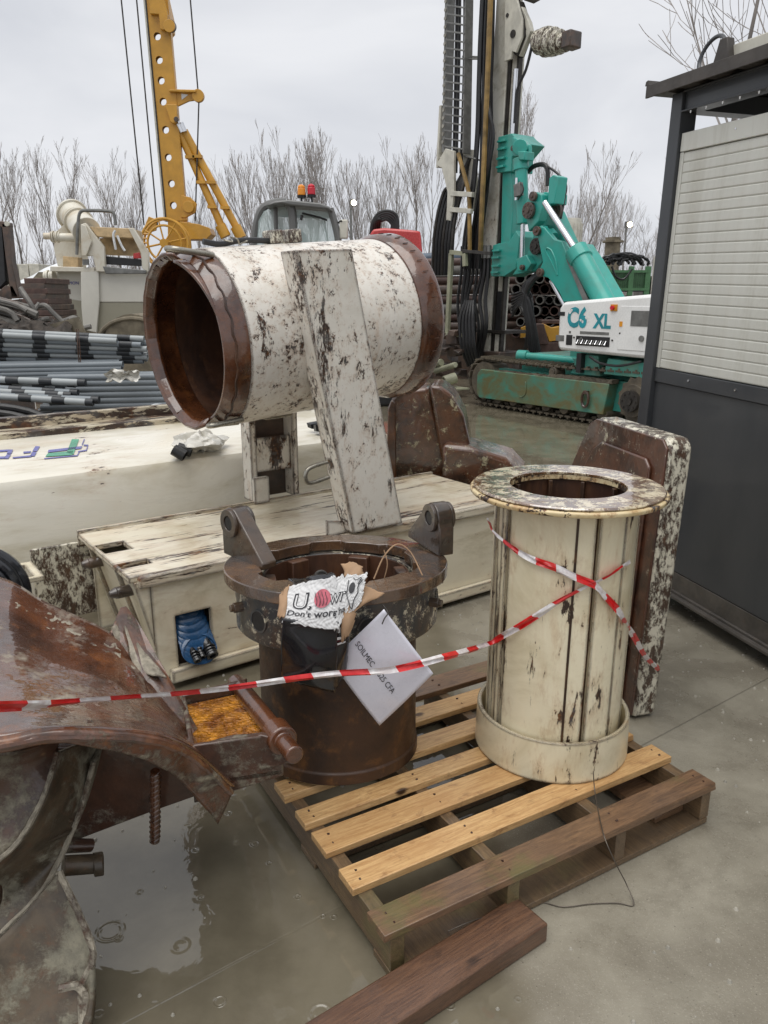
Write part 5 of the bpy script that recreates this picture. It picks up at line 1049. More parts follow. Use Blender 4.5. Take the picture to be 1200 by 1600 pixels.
for k in range(8):
    hose([rigp(800, 495-k*5, MY-.1), rigp(812+k*2.2, 478-k*3, MY-.25), rigp(822+k*1.5, 500, MY-.3), rigp(822+k, 535, MY-.25), rigp(812-k, 560, MY-.1)], .020)
for k in range(6):
    hose([rigp(850-k*2, 425, MY-.3), rigp(832-k*3, 440+k*2, MY-.35), rigp(820+k*1.5, 470, MY-.35), rigp(826+k*2, 510, MY-.3), rigp(830+k*3, 560, MY-.2)], .04 if k < 3 else .025)
for k in range(5):
    hose([rigp(728+k*3, 470, MY-.35), rigp(719+k*5, 500, MY-.45), rigp(721+k*5, 540, MY-.45), rigp(732+k*4, 572, MY-.3)], .028)
hose([rigp(825, 268, MY-.2), rigp(834, 260, MY-.2), rigp(848, 257, MY-.2), rigp(855, 264, MY-.2), rigp(856, 290, MY-.2)], .035); hose([rigp(852, 258, MY-.2), rigp(870, 270, MY-.2), rigp(884, 288, MY-.2), rigp(882, 310, MY-.2), rigp(876, 342, MY-.2)], .018)
# hose guide frame left of the mast
def bar(name, a, b_, y, w=.05, mat=M_OFFW):
    P_, Q_ = rigp(*a, y), rigp(*b_, y); d_ = (Q_-P_).normalized(); n_ = Vector((-d_.z, 0, d_.x))*w/2; mm = MB(); mm.ext([P_+n_, Q_+n_, Q_-n_, P_-n_], (0, .06, 0)); q_.part(name, mm, mat, bevel=.004)
PA = plain('pale_olive_steel', (.36, .36, .25), .5, 0, .2, 5, .05)
bar('guide_frame', (703, 396), (697, 520), MY-.45, .08, PA); bar('guide_frame', (702, 394), (722, 396), MY-.46, .07, PA); bar('guide_frame', (696, 522), (722, 524), MY-.46, .06, PA); bar('guide_frame', (720, 392), (766, 396), MY-.46, .05, M_DARKM); bar('guide_frame', (724, 396), (725, 416), MY-.46, .08, PA)
# energy chain tower
EX = MY-.30
def ebox(px0, py0, px1, py1, w, y0, y1, mat=M_OFFW, name='tray_plate'):
    P_, Q_ = rigp(px0, py0, y0), rigp(px1, py1, y0); mm = MB(); mm.ext([P_, P_+Vector((w, 0, 0)), Q_+Vector((w, 0, 0)), Q_], (0, y1-y0, 0)); return q_.part(name, mm, mat, bevel=.006)
T0, T1 = rigp(686, 268, EX), rigp(688, 150, EX)
ebox(681, 262, 686, 165, .05, EX-.02, EX+.22); ebox(681, 250, 696, 240, .04, EX-.02, EX+.02)
plt('tray_plate', [(681, 258), (696, 232), (709, 236), (709, 300), (704, 345), (697, 344), (699, 300), (690, 262)], EX-.06, EX-.01, M_OFFW, .006); plt('tray_plate', [(708, 232), (742, 234), (744, 300), (738, 330), (730, 330), (732, 290), (726, 262)], EX+.20, EX+.25, M_OFFW, .006)
bar('tray_bar', (703, 302), (737, 304), EX-.08, .075); bar('tray_bar', (702, 327), (735, 330), EX-.08, .075)
R0, R1 = rigp(690, 238, EX), rigp(697, -90, EX); R2, R3 = rigp(722, 240, EX), rigp(727, -90, EX)
for a_, b_, w_ in ((R0, R1, .07), (R2, R3, .03)):
    m = MB(); m.ext([a_, a_+Vector((w_, 0, 0)), b_+Vector((w_, 0, 0)), b_], (0, .16, 0)); q_.part('chain_side', m, M_GREYM, bevel=.004)
nr = 25
for i in range(nr):
    f = (i+.6)/nr; a_, b_ = R0.lerp(R1, f), R2.lerp(R3, f); m = MB(); m.ext([a_+Vector((.06, -.012, 0)), b_+Vector((.02, -.012, -.02)), b_+Vector((.02, -.012, .005)), a_+Vector((.06, -.012, .026))], (0, .02, 0)); q_.part('chain_rung', m, M_GREYM, bevel=.004)
    m = MB(); m.cyl(a_+Vector((.03, -.013, .08)), a_+Vector((.03, -.001, .08)), .030, n=12); q_.part('chain_link_disc', m, M_GALV)
for k in (1, 2, 4): a_ = R0.lerp(R2, .35+.12*k)+Vector((0, .06, -.3)); b_ = R1.lerp(R3, .35+.12*k)+Vector((0, .06, 0)); m = MB(); m.tube([a_, a_.lerp(b_, .5)+Vector((.01*k, 0, 0)), b_], .028, 7, sm=3); q_.part('hose', m, M_BLACK)
m = MB(); m.tube([rigp(723, 88, MY-.1), rigp(726, 92, MY-.2), rigp(748, 92, MY-.2), rigp(770, 95, MY-.1)], .014, 6, sm=4); m.tube([rigp(723, 88, MY-.1), rigp(748, 89, MY-.2), rigp(770, 92, MY-.1)], .014, 6); m.tube([rigp(725, 244, MY-.1), rigp(742, 248, MY-.25), rigp(760, 254, MY-.1)], .014, 6, sm=3); q_.part('hose_hoop', m, M_GREYM)
# foot clutter at the mast base
m = MB(); m.cyl(rigp(694, 596, MY-.9), rigp(712, 590, MY-.7), .09, ri=.065, n=18); m.box(rigp(690, 606, MY-.9).x, rigp(712, 606, MY-.9).x, MY-1.0, MY-.6, .12, .15); q_.part('drill_clamp', m, PA, bevel=.005)
m = MB(); random.seed(9)
for i in range(26): c_ = rigp(random.uniform(668, 740), random.uniform(520, 585), MY-random.uniform(.1, .6)); s3 = random.uniform(.04, .12); m.box(c_.x-s3, c_.x+s3, c_.y-.08, c_.y+.08, c_.z-s3*.6, c_.z+s3*.6)
m.rough(.06, 6); q_.part('clamp_machinery', m, M_SCRAP, bevel=.008)
m = MB(); m.cyl(rigp(664, 572, MY-.7), rigp(690, 566, MY-.7), .06, n=12); m.cyl(rigp(680, 580, MY-.7), rigp(712, 570, MY-.7), .05, n=12); m.rough(.01, 9); q_.part('clamp_cylinder', m, PA, bevel=.006)
# ================================================================== grey telehandler
TY = 12.0
th = Thing('telehandler', 'telehandler with grey cab, red boom and two beacons parked behind the drum', 'telehandler', (at(470, 380, TY).x, TY+1, 0), 0)
def tex(name, pts, Y, dep, mat, bevel=.02, **k): m = MB(); m.ext([at(x, y, Y) for x, y in pts], (0, dep, 0)); return th.part(name, m, mat, bevel=bevel, **k)
def frame(name, path, Y, r_, mat): m = MB(); m.tube([at(x, y, Y) for x, y in path], r_, 8, sm=5); return th.part(name, m, mat)
frame('cab_pillar', [(397, 380), (400, 352), (406, 332), (416, 321), (432, 316), (447, 315)], TY, .055, M_CABG)
frame('cab_pillar', [(447, 315), (455, 325), (458, 350), (460, 400)], TY-.35, .06, M_CABG); frame('cab_pillar', [(516, 326), (522, 345), (528, 372), (530, 400)], TY-.35, .05, M_CABG); frame('cab_pillar', [(430, 318), (431, 350), (432, 400)], TY-.15, .03, M_CABG)
frame('cab_frame', [(397, 380), (394, 420)], TY, .055, M_CABG)
tex('cab_roof', [(412, 322), (430, 314), (450, 312), (500, 317), (515, 323), (520, 331), (512, 327), (455, 321), (440, 318)], TY-.5, 1.4, M_CABG, .02)
tex('windscreen', [(459, 327), (514, 331), (525, 372), (528, 400), (462, 400)], TY-.33, .006, M_GLASS, 0); tex('side_window', [(404, 345), (412, 330), (430, 322), (431, 400), (400, 400)], TY-.1, .006, M_GLASS, 0); tex('side_window', [(434, 320), (446, 320), (455, 336), (458, 400), (434, 400)], TY-.15, .006, M_GLASS, 0)
tex('rear_window_frame', [(420, 330), (505, 334), (510, 342), (425, 338)], TY+.9, .04, M_CABG, 0); tex('seat', [(455, 378), (462, 362), (474, 362), (480, 380), (478, 400), (455, 400)], TY+.2, .4, M_BLACK); 
m = MB(); m.tube([at(472, 333, TY-.38), at(500, 340, TY-.38), at(511, 344, TY-.38)], .014, 6); m.tube([at(472, 336, TY-.38), at(470, 344, TY-.38)], .02, 6); th.part('wiper', m, M_BLACK)
for (x, y, mt, tall) in ((471, 299, M_ORANGE, 6), (486.5, 298, M_REDB, 8)):
    c_ = at(x, y, TY-.2); m = MB(); m.cyl(c_+Vector((0, 0, -.055)), c_+Vector((0, 0, .045)), .056, n=16); m.lathe([(0, .045), (.056, .045), (.045, .075), (.02, .09), (0, .092)], 16, c=tuple(c_)); bc = th.part('beacon', m, mt, bevel=.01)
    m = MB(); m.cyl(c_+Vector((0, 0, -.09)), c_+Vector((0, 0, -.056)), .06, .065, n=16); m.tube([c_+Vector((0, 0, -.09)), c_+Vector((0, 0, -.16)), at(479, 316, TY-.2)], .015, 6, sm=4); th.part('beacon_mount', m, M_BLACK, parent=bc)
m = MB(); c_ = at(537, 358, TY-.4); m.box(c_.x-.06, c_.x+.06, c_.y, c_.y+.05, c_.z-.13, c_.z+.13); th.part('mirror', m, M_OFFW, bevel=.02); m = MB(); m.tube([at(529, 348, TY-.35), at(533, 345, TY-.4), at(536, 348, TY-.38)], .015, 6); th.part('mirror_arm', m, M_BLACK)
tex('chassis', [(380, 400), (640, 400), (640, 440), (380, 440)], TY-.2, 1.6, M_CABG, .04)
tex('red_boom', [(575, 372), (583, 358), (600, 356), (640, 359), (657, 361), (660, 392), (655, 420), (575, 420)], TY-.6, .5, M_RED, .03)
m = MB()
for k in range(5): 
    w_ = 36-4*k; m.tube([at(579+k*3, 366, TY-.4+.05*k), at(582+k*3, 345-k+3, TY-.4), at(592+k, 333+k*3, TY-.4), at(608-k, 330+k*3.2, TY-.4), at(620-k*2, 338+k*3, TY-.4), at(622-k*2.5, 358, TY-.4)], .022, 8, sm=6)
th.part('hydraulic_hose', m, M_BLACK)
for x in (410, 600):
    for dy in (-.3, 1.5):
        c_ = at(x, 440, TY+dy); m = MB(); m.cyl((c_.x, TY+dy, .5), (c_.x, TY+dy+.35, .5), .5, n=32); wh = th.part('wheel', m, M_BLACK, bevel=.04)
        m = MB(); m.cyl((c_.x, TY+dy-.01, .5), (c_.x, TY+dy-.002, .5), .26, n=24); th.part('rim', m, M_RED, parent=wh)

# ================================================================== yellow crane-like rig with a leaning mast
YY = 18.0
yr = Thing('yellow_mast_rig', 'ochre yellow drilling mast with round holes, cable reel and inclined struts', 'drilling rig', (at(285, 345, YY).x, YY, 0), 0)
P0, P1 = at(276, 345, YY), at(240, -60, YY); dv = P1-P0; Lm = dv.length; ang = math.atan2(dv.x, dv.z)
MM = Matrix.Translation(P0) @ Matrix.Rotation(ang, 4, 'Y')
wM = .42; hol = []
for px, py in ((246, 57), (249, 94), (252, 126), (255, 159), (259, 203), (263, 246), (268, 287), (271, 321), (273, 342)):
    w_ = MM.inverted() @ at(px, py, YY); hol.append((max(-.08, min(.10, w_.x)), w_.z, .075))
hol = [h_ for h_ in hol if h_[1] > .1]
m = MB(); m.holed(wM, Lm, hol, -.02, .0); m.xf(MM); yr.part('mast_web', m, M_YEL, smooth=20); m = MB(); m.holed(wM, Lm, hol, .10, .12); m.xf(MM); yr.part('mast_web', m, M_YEL, smooth=20)
m = MB(); m.box(-wM/2-.03, -wM/2-.001, -.03, .13, 0, Lm); m.xf(MM); yr.part('mast_edge', m, M_DARKM); m = MB(); m.box(wM/2+.001, wM/2+.02, -.02, .12, 0, Lm); m.xf(MM); yr.part('mast_edge', m, M_YEL)
m = MB(); m.box(-wM/2-.07, -wM/2-.031, -.01, .2, 0, Lm); m.xf(MM); yr.part('mast_rail', m, M_OFFW)
def yex(name, pts, y0, dep, mat=M_YEL, bevel=.01): m = MB(); m.ext([at(x, y, YY+y0) for x, y in pts], (0, dep, 0)); return yr.part(name, m, mat, bevel=bevel)
yex('head_box', [(230, -30), (250, -30), (262, 22), (262, 40), (256, 47), (250, 45), (248, 22), (234, 21)], -.12, .6)
def ydisc(name, x, y, r_, y0, dep, mat=M_YEL, ri=0): c_ = at(x, y, YY+y0); m = MB(); m.cyl(c_, c_+Vector((0, dep, 0)), r_, n=28, ri=ri); return yr.part(name, m, mat, bevel=.006)
ydisc('sheave', 265, 39, .115, -.15, .12, M_SCRAP); ydisc('sheave', 264, 40, .12, -.2, .04)
yex('side_arm', [(264, 140), (290, 141), (306, 140), (313, 147), (310, 156), (295, 158), (278, 166), (264, 150)], .0, .06); ydisc('sheave', 309, 149, .125, -.06, .1); yex('arm_window', [(283, 146), (294, 148), (284, 156)], -.012, .01, M_TARP, 0)
yex('arm_flange', [(264, 139), (306, 140), (306, 144), (264, 143)], -.1, .3)
yex('strut_bracket', [(258, 163), (276, 163), (277, 185), (272, 193), (266, 190)], -.14, .12); ydisc('pin', 275, 186, .05, -.18, .05, M_SCRAP)
for a_, b_, r_ in (((277, 190), (285, 207), .05), ((283, 192), (289, 206), .05)): m = MB(); m.cyl(at(*a_, YY), at(*b_, YY), r_, n=12); yr.part('strut_rod', m, M_CHROME)
for a_, b_, r_ in (((281, 207), (350, 362), .085), ((288, 205), (374, 364), .085)):
    m = MB(); m.cyl(at(*a_, YY+.1), at(*b_, YY+.1), r_, n=16); 
    for k in (.25, .5, .75): c_ = at(*a_, YY+.1).lerp(at(*b_, YY+.1), k); m.box(c_.x-.1, c_.x+.1, c_.y-.14, c_.y, c_.z-.03, c_.z+.03)
    yr.part('strut', m, M_YEL); m = MB(); m.cyl(at(b_[0]-6, b_[1]-10, YY), at(b_[0]+3, b_[1]+8, YY), .12, n=12); yr.part('strut_foot', m, M_YEL)
yex('winch_plate', [(283, 305), (297, 308), (307, 318), (305, 332), (290, 340), (283, 340)], -.05, .08); ydisc('winch_boss', 294, 323, .12, -.12, .07)
yex('base_housing', [(281, 346), (310, 350), (327, 356), (330, 366), (322, 374), (290, 374), (281, 360)], -.1, .5); yex('back_plate', [(232, 338), (245, 343), (244, 360), (225, 366), (224, 358)], .3, .05); yex('lower_mast', [(262, 345), (292, 345), (292, 440), (262, 440)], .0, .4); yex('undercarriage', [(200, 425), (420, 425), (420, 470), (200, 470)], .4, 2.0, M_DARKM)
# cable reel with spokes
rc = at(257, 380, YY-.6); m = MB()
for rr, k in ((.50, 0), (.50, .22), (.36, 0)): m.tube([rc+Vector((rr*math.cos(a), k, rr*math.sin(a))) for a in [2*math.pi*j/40 for j in range(40)]], .026, 7, closed=True)
yr.part('reel_rim', m, M_YEL)
for j in range(8): a = j*math.pi/4+.2; m = MB(); m.tube([rc, rc+Vector((.5*math.cos(a), 0, .5*math.sin(a)))], .020, 6); yr.part('reel_spoke', m, M_YEL)
m = MB(); m.cyl(rc+Vector((0, -.06, 0)), rc+Vector((0, .22, 0)), .09, n=18); yr.part('reel_hub', m, M_YEL)
m = MB()
for j in range(6): z = rc.z-.25+.09*j; m.tube([Vector((at(226, 380, YY).x, YY-.4, z)), Vector((at(240, 380, YY).x, YY-.4, z))], .02, 5)
yr.part('guard_bar', m, M_YEL)
for i, (a_, b_, yy) in enumerate((((189, -5), (225, 352), YY-.3), ((213, -5), (246, 352), YY-.3), ((297, -5), (310, 150), YY), ((311, 150), (305, 345), YY))):
    m = MB(); m.tube([at(*a_, yy), at(*b_, yy)], .017, 6); yr.part('cable', m, M_DARKM)

# ================================================================== white desander on its hopper
DY = 14.0
de = Thing('desanding_unit', 'white desanding machine with a slanted drum on a tapered hopper', 'machine', (at(150, 500, DY).x, DY+.6, 0), 0)
def dex(name, pts, y0, dep, mat=M_DESW, bevel=.01, **k): m = MB(); m.ext([at(x, y, DY+y0) for x, y in pts], (0, dep, 0)); return de.part(name, m, mat, bevel=bevel, **k)
dex('hopper', [(72, 424), (128, 424), (128, 470), (127, 482), (84, 466), (74, 470)], 0, 1.2, M_DESH); dex('hopper', [(150, 424), (235, 424), (235, 472), (155, 472)], -.25, 1.4, M_DESH)
dex('corner_leg', [(126, 424), (154, 424), (155, 472), (151, 520), (130, 515), (127, 480)], -.30, .04, M_DESH); dex('leg', [(72, 430), (83, 430), (90, 510), (83, 512)], .0, .10, M_DESH)
dex('sloped_plate', [(84, 464), (127, 470), (131, 513)], -.02, .1, M_DESG); dex('sloped_plate', [(155, 472), (235, 472), (235, 525), (183, 532), (151, 520)], -.24, .1, M_DESG)
dex('deck_edge', [(78, 416), (147, 418), (147, 425), (78, 424)], -.3, 1.6, M_DESW)
dex('side_plate', [(100, 350), (122, 352), (128, 400), (125, 418), (90, 416), (84, 390), (86, 364)], .3, .3)
dex('screen_side', [(128, 350), (133, 348), (162, 385), (165, 425), (150, 424), (145, 400), (130, 400)], -.35, .08); dex('screen_side', [(200, 356), (208, 356), (232, 395), (232, 425), (222, 420), (220, 395)], -.35, .08)
dex('screen_brace', [(126, 350), (133, 352), (143, 378), (135, 400), (127, 400)], -.4, .05)
dex('stained_deck', [(140, 354), (205, 357), (208, 372), (152, 370)], -.3, .6, M_TANW); dex('chute', [(155, 372), (210, 372), (222, 400), (165, 398)], .1, .2, M_TANW); dex('black_flap', [(163, 400), (221, 405), (221, 416), (164, 413)], -.25, .03, M_BLACK, label='black rubber flap'); dex('red_part', [(208, 396), (218, 394), (221, 404), (208, 404)], -.28, .03, M_RED)
dex('front_beam', [(160, 416), (228, 422), (228, 428), (165, 428)], -.36, .05, M_GREYM)
dex('deck_box', [(98, 400), (122, 402), (122, 418), (98, 417)], -.1, .2, M_TANW)
a_, b_ = at(113, 336, DY+.5), at(136, 362, DY-.1); m = MB(); m.cyl(a_, a_.lerp(b_, .3), .24, .22, n=28); m.cyl(a_.lerp(b_, .3), b_, .21, .24, n=28); m.cyl(a_+(a_-b_)*.03, a_+(b_-a_)*.03, .275, n=28); m.cyl(a_.lerp(b_, .42), a_.lerp(b_, .46), .255, n=28); de.part('cyclone_drum', m, M_DESW, bevel=.01)
m = MB(); m.tube([at(120, 398, DY-.3), at(122, 350, DY-.3), at(126, 331, DY-.3), (at(140, 329, DY-.3)), at(170, 330, DY-.3), at(178, 334, DY-.3), at(181, 352, DY-.3)], .028, 8, sm=4); de.part('guard_rail', m, M_GREYM)
m = MB(); m.cyl(at(88, 371, DY-.1), at(122, 371, DY-.1), .07, n=18); de.part('outlet_pipe', m, M_DESW); m = MB()
for k in range(5): m.cyl(at(80+3.2*k, 370, DY-.1), at(81.6+3.2*k, 370, DY-.1), .10 if k % 2 else .085, n=18)
m.cyl(at(69, 369, DY-.1), at(80, 369, DY-.1), .055, n=18); de.part('coupling', m, M_DESW, bevel=.004)
m = MB()
for k in range(4): m.cyl(at(70+4*k, 432, DY-.1), at(73+4*k, 432, DY-.1), .09+.02*(k % 2), n=18)
de.part('coupling', m, M_DESW, bevel=.004)
m = MB(); m.tube([at(180, 360, DY-.4), at(177, 368, DY-.4), at(181, 390, DY-.4)], .02, 5, sm=3); m.tube([at(183, 368, DY-.4), at(190, 384, DY-.4), at(195, 392, DY-.4)], .02, 5, sm=3); de.part('rope_end', m, M_TARP)
for x in (131, 134, 136): m = MB(); c_ = at(x+1, 414, DY-.32); m.cyl(c_, c_+Vector((0, 0, .09)), .03, n=8); de.part('spring', m, M_GREYM)
m = text_mb('F', .20, .002); m.xf(Matrix.Translation(at(97, 450, DY-.012)) @ Matrix.Rotation(R(90), 4, 'X')); de.part('lettering', m, M_LOGOB)
m = text_mb('SIIMON', .075, .002); m.xf(Matrix.Translation(at(101, 444.5, DY-.012)) @ Matrix.Rotation(R(90), 4, 'X')); de.part('lettering', m, M_LOGOB)

# ================================================================== pile of grey plastic pipes
random.seed(4)
PYd = 8.4
ORD = ['topmost', 'second from the top', 'third from the top', 'fourth from the top', 'fifth from the top', 'sixth from the top', 'seventh from the top', 'eighth from the top', 'ninth from the top', 'tenth from the top']
def pipe_run(x0, x1, y0, y1, Y, r_, bands, light, label, group):
    """one pipe between two picture positions at depth Y; bands = list of (from, to) fractions with black sleeve"""
    a_, b_ = at(x0, y0, Y), at(x1, y1, Y); t_ = Thing('plastic_pipe', label, 'pipe', tuple(a_.lerp(b_, .5)), 0, group=group)
    m = MB(); m.cyl(a_, b_, r_, n=14, ri=r_*.8); t_.part('tube', m, M_PIPEL if light else M_PIPE)
    for f0, f1 in bands: m = MB(); m.cyl(a_.lerp(b_, f0), a_.lerp(b_, f1), r_*1.10, n=14); t_.part('black_sleeve', m, M_PIPEB, bevel=.001)
ga, gb = 'grey plastic pipes with black sleeves in the upper strapped bundle', 'plain grey plastic pipes lying in the pile'
la, lb = 'grey plastic pipe with black sleeves in the upper strapped bundle left of the drum', 'plain grey plastic pipe in the pile left of the drum mouth'
for r_i in range(6):
    for c_ in range(2):
        y0 = 519+8.6*r_i; Yd = PYd+.09*c_+.03*r_i; off = random.uniform(-8, 5)
        xe = 228+off-(40 if (r_i == 0 and c_ == 0) else 0); x0 = -150; Lp = xe-x0; ph = random.uniform(-6, 6)
        bands = [((xx+ph-x0)/Lp, (xx+ph+20-x0)/Lp) for xx in (-70, -10, 56, 124, 188) if xx+ph+20 < xe-4]
        pipe_run(x0, xe, y0-4-4*c_, y0+(14-2.4*r_i)-3.4*c_, Yd, .032, bands, r_i % 2 == 0, 'black-sleeved grey pipe, %s in the strapped bundle, %s' % (ORD[r_i], ('front layer', 'layer behind')[c_]), ga)
for r_i in range(5):
    for c_ in range(2):
        pipe_run(-150, 190+random.uniform(-3, 3), 575+6.6*r_i-3*c_, 569+6.5*r_i-3*c_, PYd-.05+.1*c_, .034, [], False, 'plain grey pipe, %s in the middle layer, %s' % (ORD[r_i], ('front', 'behind')[c_]), gb)
for r_i in range(7):
    for c_ in range(2): pipe_run(60+30*random.random(), 300, 590+9.4*r_i-3*c_, 588+8.6*r_i-3*c_, PYd-.12+.1*c_, .038, [], False, 'plain grey pipe, %s below the drum mouth, %s' % (ORD[r_i], ('front', 'behind')[c_]), gb)
gc, lc = 'pipes with black sleeves jutting forward low in the pile', 'short-ended grey pipe with black sleeves jutting forward low in the pile'
for i, (xe, y0, y1) in enumerate(((100, 588, 606), (118, 590, 600), (134, 596, 598), (122, 606, 614), (112, 612, 618), (155, 620, 625), (146, 618, 629))):
    x0 = -150; Lp = xe-x0; pipe_run(x0, xe, y0-8, y1, PYd-.28-.03*i, .036, [((xx+5*i-x0)/Lp, (xx+5*i+20-x0)/Lp) for xx in (-60, 0, 52) if xx+5*i+20 < xe-6]+[(1-12/Lp, 1)], i % 2 == 0, 'black-sleeved grey pipe jutting forward low in the pile, %s' % ORD[i], gc)
m = MB(); m.tube([at(119, 514, PYd-.06), at(121, 530, PYd-.08), at(122, 550, PYd-.08), at(124, 572, PYd-.06)], .006, 5); m.tube([at(122, 514, PYd-.06), at(125, 545, PYd-.08), at(126, 572, PYd-.06)], .005, 5)
Thing('tie_wire', 'rusty wire strapping round the upper bundle of grey pipes', 'wire', tuple(at(121, 572, PYd)), 0, mb=m, mat=M_RUST)
m = MB()
for k in range(8):
    rr = .40+.065*k; m.tube([at(-8, 712, PYd-.8) + Vector((rr*math.cos(a), -.06*(k % 3)+.4*math.sin(a)*.3, rr*.55*math.sin(a)+.02*(k % 3))) for a in [2*math.pi*j/40 for j in range(40)]], .034, 8, closed=True)
Thing('black_hose_coil', 'coil of ribbed black drainage hose lying in front of the grey pipes', 'hose', tuple(at(15, 700, PYd-.8)), 0, mb=m, mat=M_BLACK)
m = MB(); c_ = at(248, 650, PYd-.6)
m.grid(lambda u, v: c_ + Vector((.16*math.cos(u*6.28)*math.sin(v*1.57+.01), .1*math.sin(u*6.28)*math.sin(v*1.57+.01), .12*math.cos(v*1.57)*(1+.05*math.cos(u*60)))), 60, 8); Thing('white_roll', 'white ribbed plastic roll by the ends of the grey pipes', 'roll', tuple(c_), 0, mb=m, mat=M_TARP)
m = MB(); c_ = at(190, 595, PYd-.35); m.grid(lambda u, v: c_ + Vector((.17*(u-.5)*2, .05*math.sin(v*3.14), .10*v*(1-.6*(u-.5)**2))) + noise.noise_vector(Vector((u*5, v*5, 2)))*.05, 20, 12); Thing('plastic_wrap', 'scrap of crumpled clear wrapping between the grey pipes', 'plastic wrap', tuple(c_), 0, mb=m, mat=M_PLAST)
# trestles that carry the pipes
for i, x in enumerate((-60, 60, 200)):
    m = MB(); c_ = at(x, 640, PYd); m.box(c_.x-.06, c_.x+.06, PYd-.4, PYd+.5, 0, .34); m.box(c_.x-.05, c_.x+.05, PYd-.4, PYd+.5, .34, .42); Thing('timber_bearer', ('timber bearer under the left end of the pipe pile', 'timber bearer under the middle of the pipe pile', 'timber bearer under the right end of the pipe pile')[i], 'timber', (c_.x, PYd, 0), 0, mb=m, mat=M_WOODD)

# ================================================================== scrap, tarpaulin, frame at the far left
fr = Thing('dark_steel_frame', 'dark rusty upright steel frame at the far left border', 'steel frame', (at(10, 460, 10.5).x, 10.5, 0), 0)
def fex(n_, pts, mat=M_SCRAP): m = MB(); m.ext([at(x, y, 10.5) for x, y in pts], (0, .15, 0)); fr.part(n_, m, mat, bevel=.01)
fex('post', [(2, 348), (12, 350), (18, 410), (30, 465), (17, 465), (8, 400)]); fex('post', [(-14, 352), (2, 352), (9, 440), (-2, 452), (-10, 452)], M_BLACK); fex('cap', [(-10, 349), (0, 345), (12, 347), (13, 354), (8, 356), (-8, 354)]); fex('base', [(-10, 462), (8, 446), (20, 446), (30, 466), (-10, 468)])
m = MB(); c_ = at(12, 350, 10.45); m.cyl(c_, c_+Vector((0, -.03, 0)), .03, n=10); fr.part('eye', m, M_OFFW)
m = MB(); m.box(at(-20, 480, 10.5).x, at(28, 480, 10.5).x, 10.5, 10.65, 0, at(0, 468, 10.5).z); fr.part('support', m, M_SCRAP)
m = MB()
def tarp(u, v):
    x = 20+120*u; top = 452-40*math.sin(min(1, u*1.25)*math.pi*.62)**.8; y = top+(470-top)*(1-v); q = at(x, y, 16+1.2*(v)); return q + noise.noise_vector(q*1.3)*.14
m.grid(tarp, 40, 14); Thing('white_tarpaulin', 'white plastic tarpaulin draped over a heap left of the desander', 'tarpaulin', tuple(at(70, 470, 16)), 0, mb=m, mat=M_TARP)
m = MB(); m.ext([at(20, 470, 16.6), at(140, 470, 16.6), at(140, 425, 16.6), at(60, 425, 16.6)], (0, 1.5, 0)); m.add([at(10, 520, 16.6), at(150, 520, 16.6), at(150, 470, 16.6), at(10, 470, 16.6)], [(0, 1, 2, 3)]); Thing('rubble_heap', 'dark heap of stacked material under the white tarpaulin', 'heap', tuple(at(80, 500, 16.6)), 0, mb=m, mat=M_CONC)
# dark stacked planks in front of the hopper
for i, (x0, x1, y) in enumerate(((42, 76, 438), (36, 74, 446), (32, 78, 454), (40, 76, 462), (34, 80, 470), (38, 84, 479), (44, 88, 488), (40, 90, 497), (46, 92, 506))):
    m = MB(); a_, b_ = at(x0, y, 12), at(x1, y, 12); m.box(a_.x, b_.x, 11.9, 12.8, a_.z-.05, a_.z+.03); Thing('steel_beam', 'dark rusty flat beam in the stack left of the desander hopper', 'steel beam', (a_.x, 12, a_.z), 0, group='dark beams stacked beside the desander', mb=m, mat=M_SCRAP if i % 2 else M_SCRAPP, bevel=.008)
m = MB(); m.box(at(40, 500, 12).x, at(92, 500, 12).x, 12, 12.7, 0, at(40, 512, 12).z); Thing('bearer_block', 'dark block carrying the stacked beams left of the desander', 'block', (at(60, 500, 12).x, 12, 0), 0, mb=m, mat=M_SCRAP)
random.seed(31)
bent = [[(35, 515), (37, 494), (50, 483), (62, 478), (72, 478), (82, 488), (98, 503)], [(38, 507), (50, 490), (62, 474)], [(40, 512), (50, 500), (56, 495)], [(55, 505), (66, 500), (76, 498)], [(50, 512), (60, 503), (72, 506), (80, 514)], [(110, 520), (125, 514), (142, 510)], [(32, 450), (45, 470), (58, 492)], [(88, 506), (105, 500), (118, 497), (127, 512)]]
for bi, P_ in enumerate(bent): m = MB(); m.tube([at(x, y, 10.2+.1*random.random()) for x, y in P_], .032, 8, sm=4); Thing('bent_tube', ('tall looped grey tube arching over the scrap heap', 'straight grey tube rising inside the looped tube', 'short grey tube low beside the looped tube', 'grey tube lying flat below the dark beams', 'curved grey tube at the front of the scrap heap', 'grey tube end jutting towards the drum mouth', 'brownish tube leaning from the dark steel frame', 'bent grey tube under the desander leg')[bi], 'tube', tuple(at(*P_[0], 10.2)), 0, group='bent tubes in the scrap heap', mb=m, mat=M_SCRAPG)
for i in range(26):
    y = 470+random.uniform(0, 42); x1 = random.uniform(18, 62); m = MB(); m.tube([at(-60, y-18, 10.0+.02*i), at(x1*.4, y, 10.0+.02*i), at(x1, y+random.uniform(8, 18), 10.0+.02*i)], random.choice((.025, .035, .045)), 7, sm=3)
    Thing('scrap_pipe', 'dark slanting scrap pipe ending %d hand-widths along the heap beside the dark frame' % (i+1) if 0 else 'dark slanting steel pipe in the scrap heap at the left', 'pipe', tuple(at(x1, y+10, 10)), 0, group='dark pipes in the scrap heap', mb=m, mat=random.choice((M_SCRAPG, M_DARKM, M_SCRAP)))
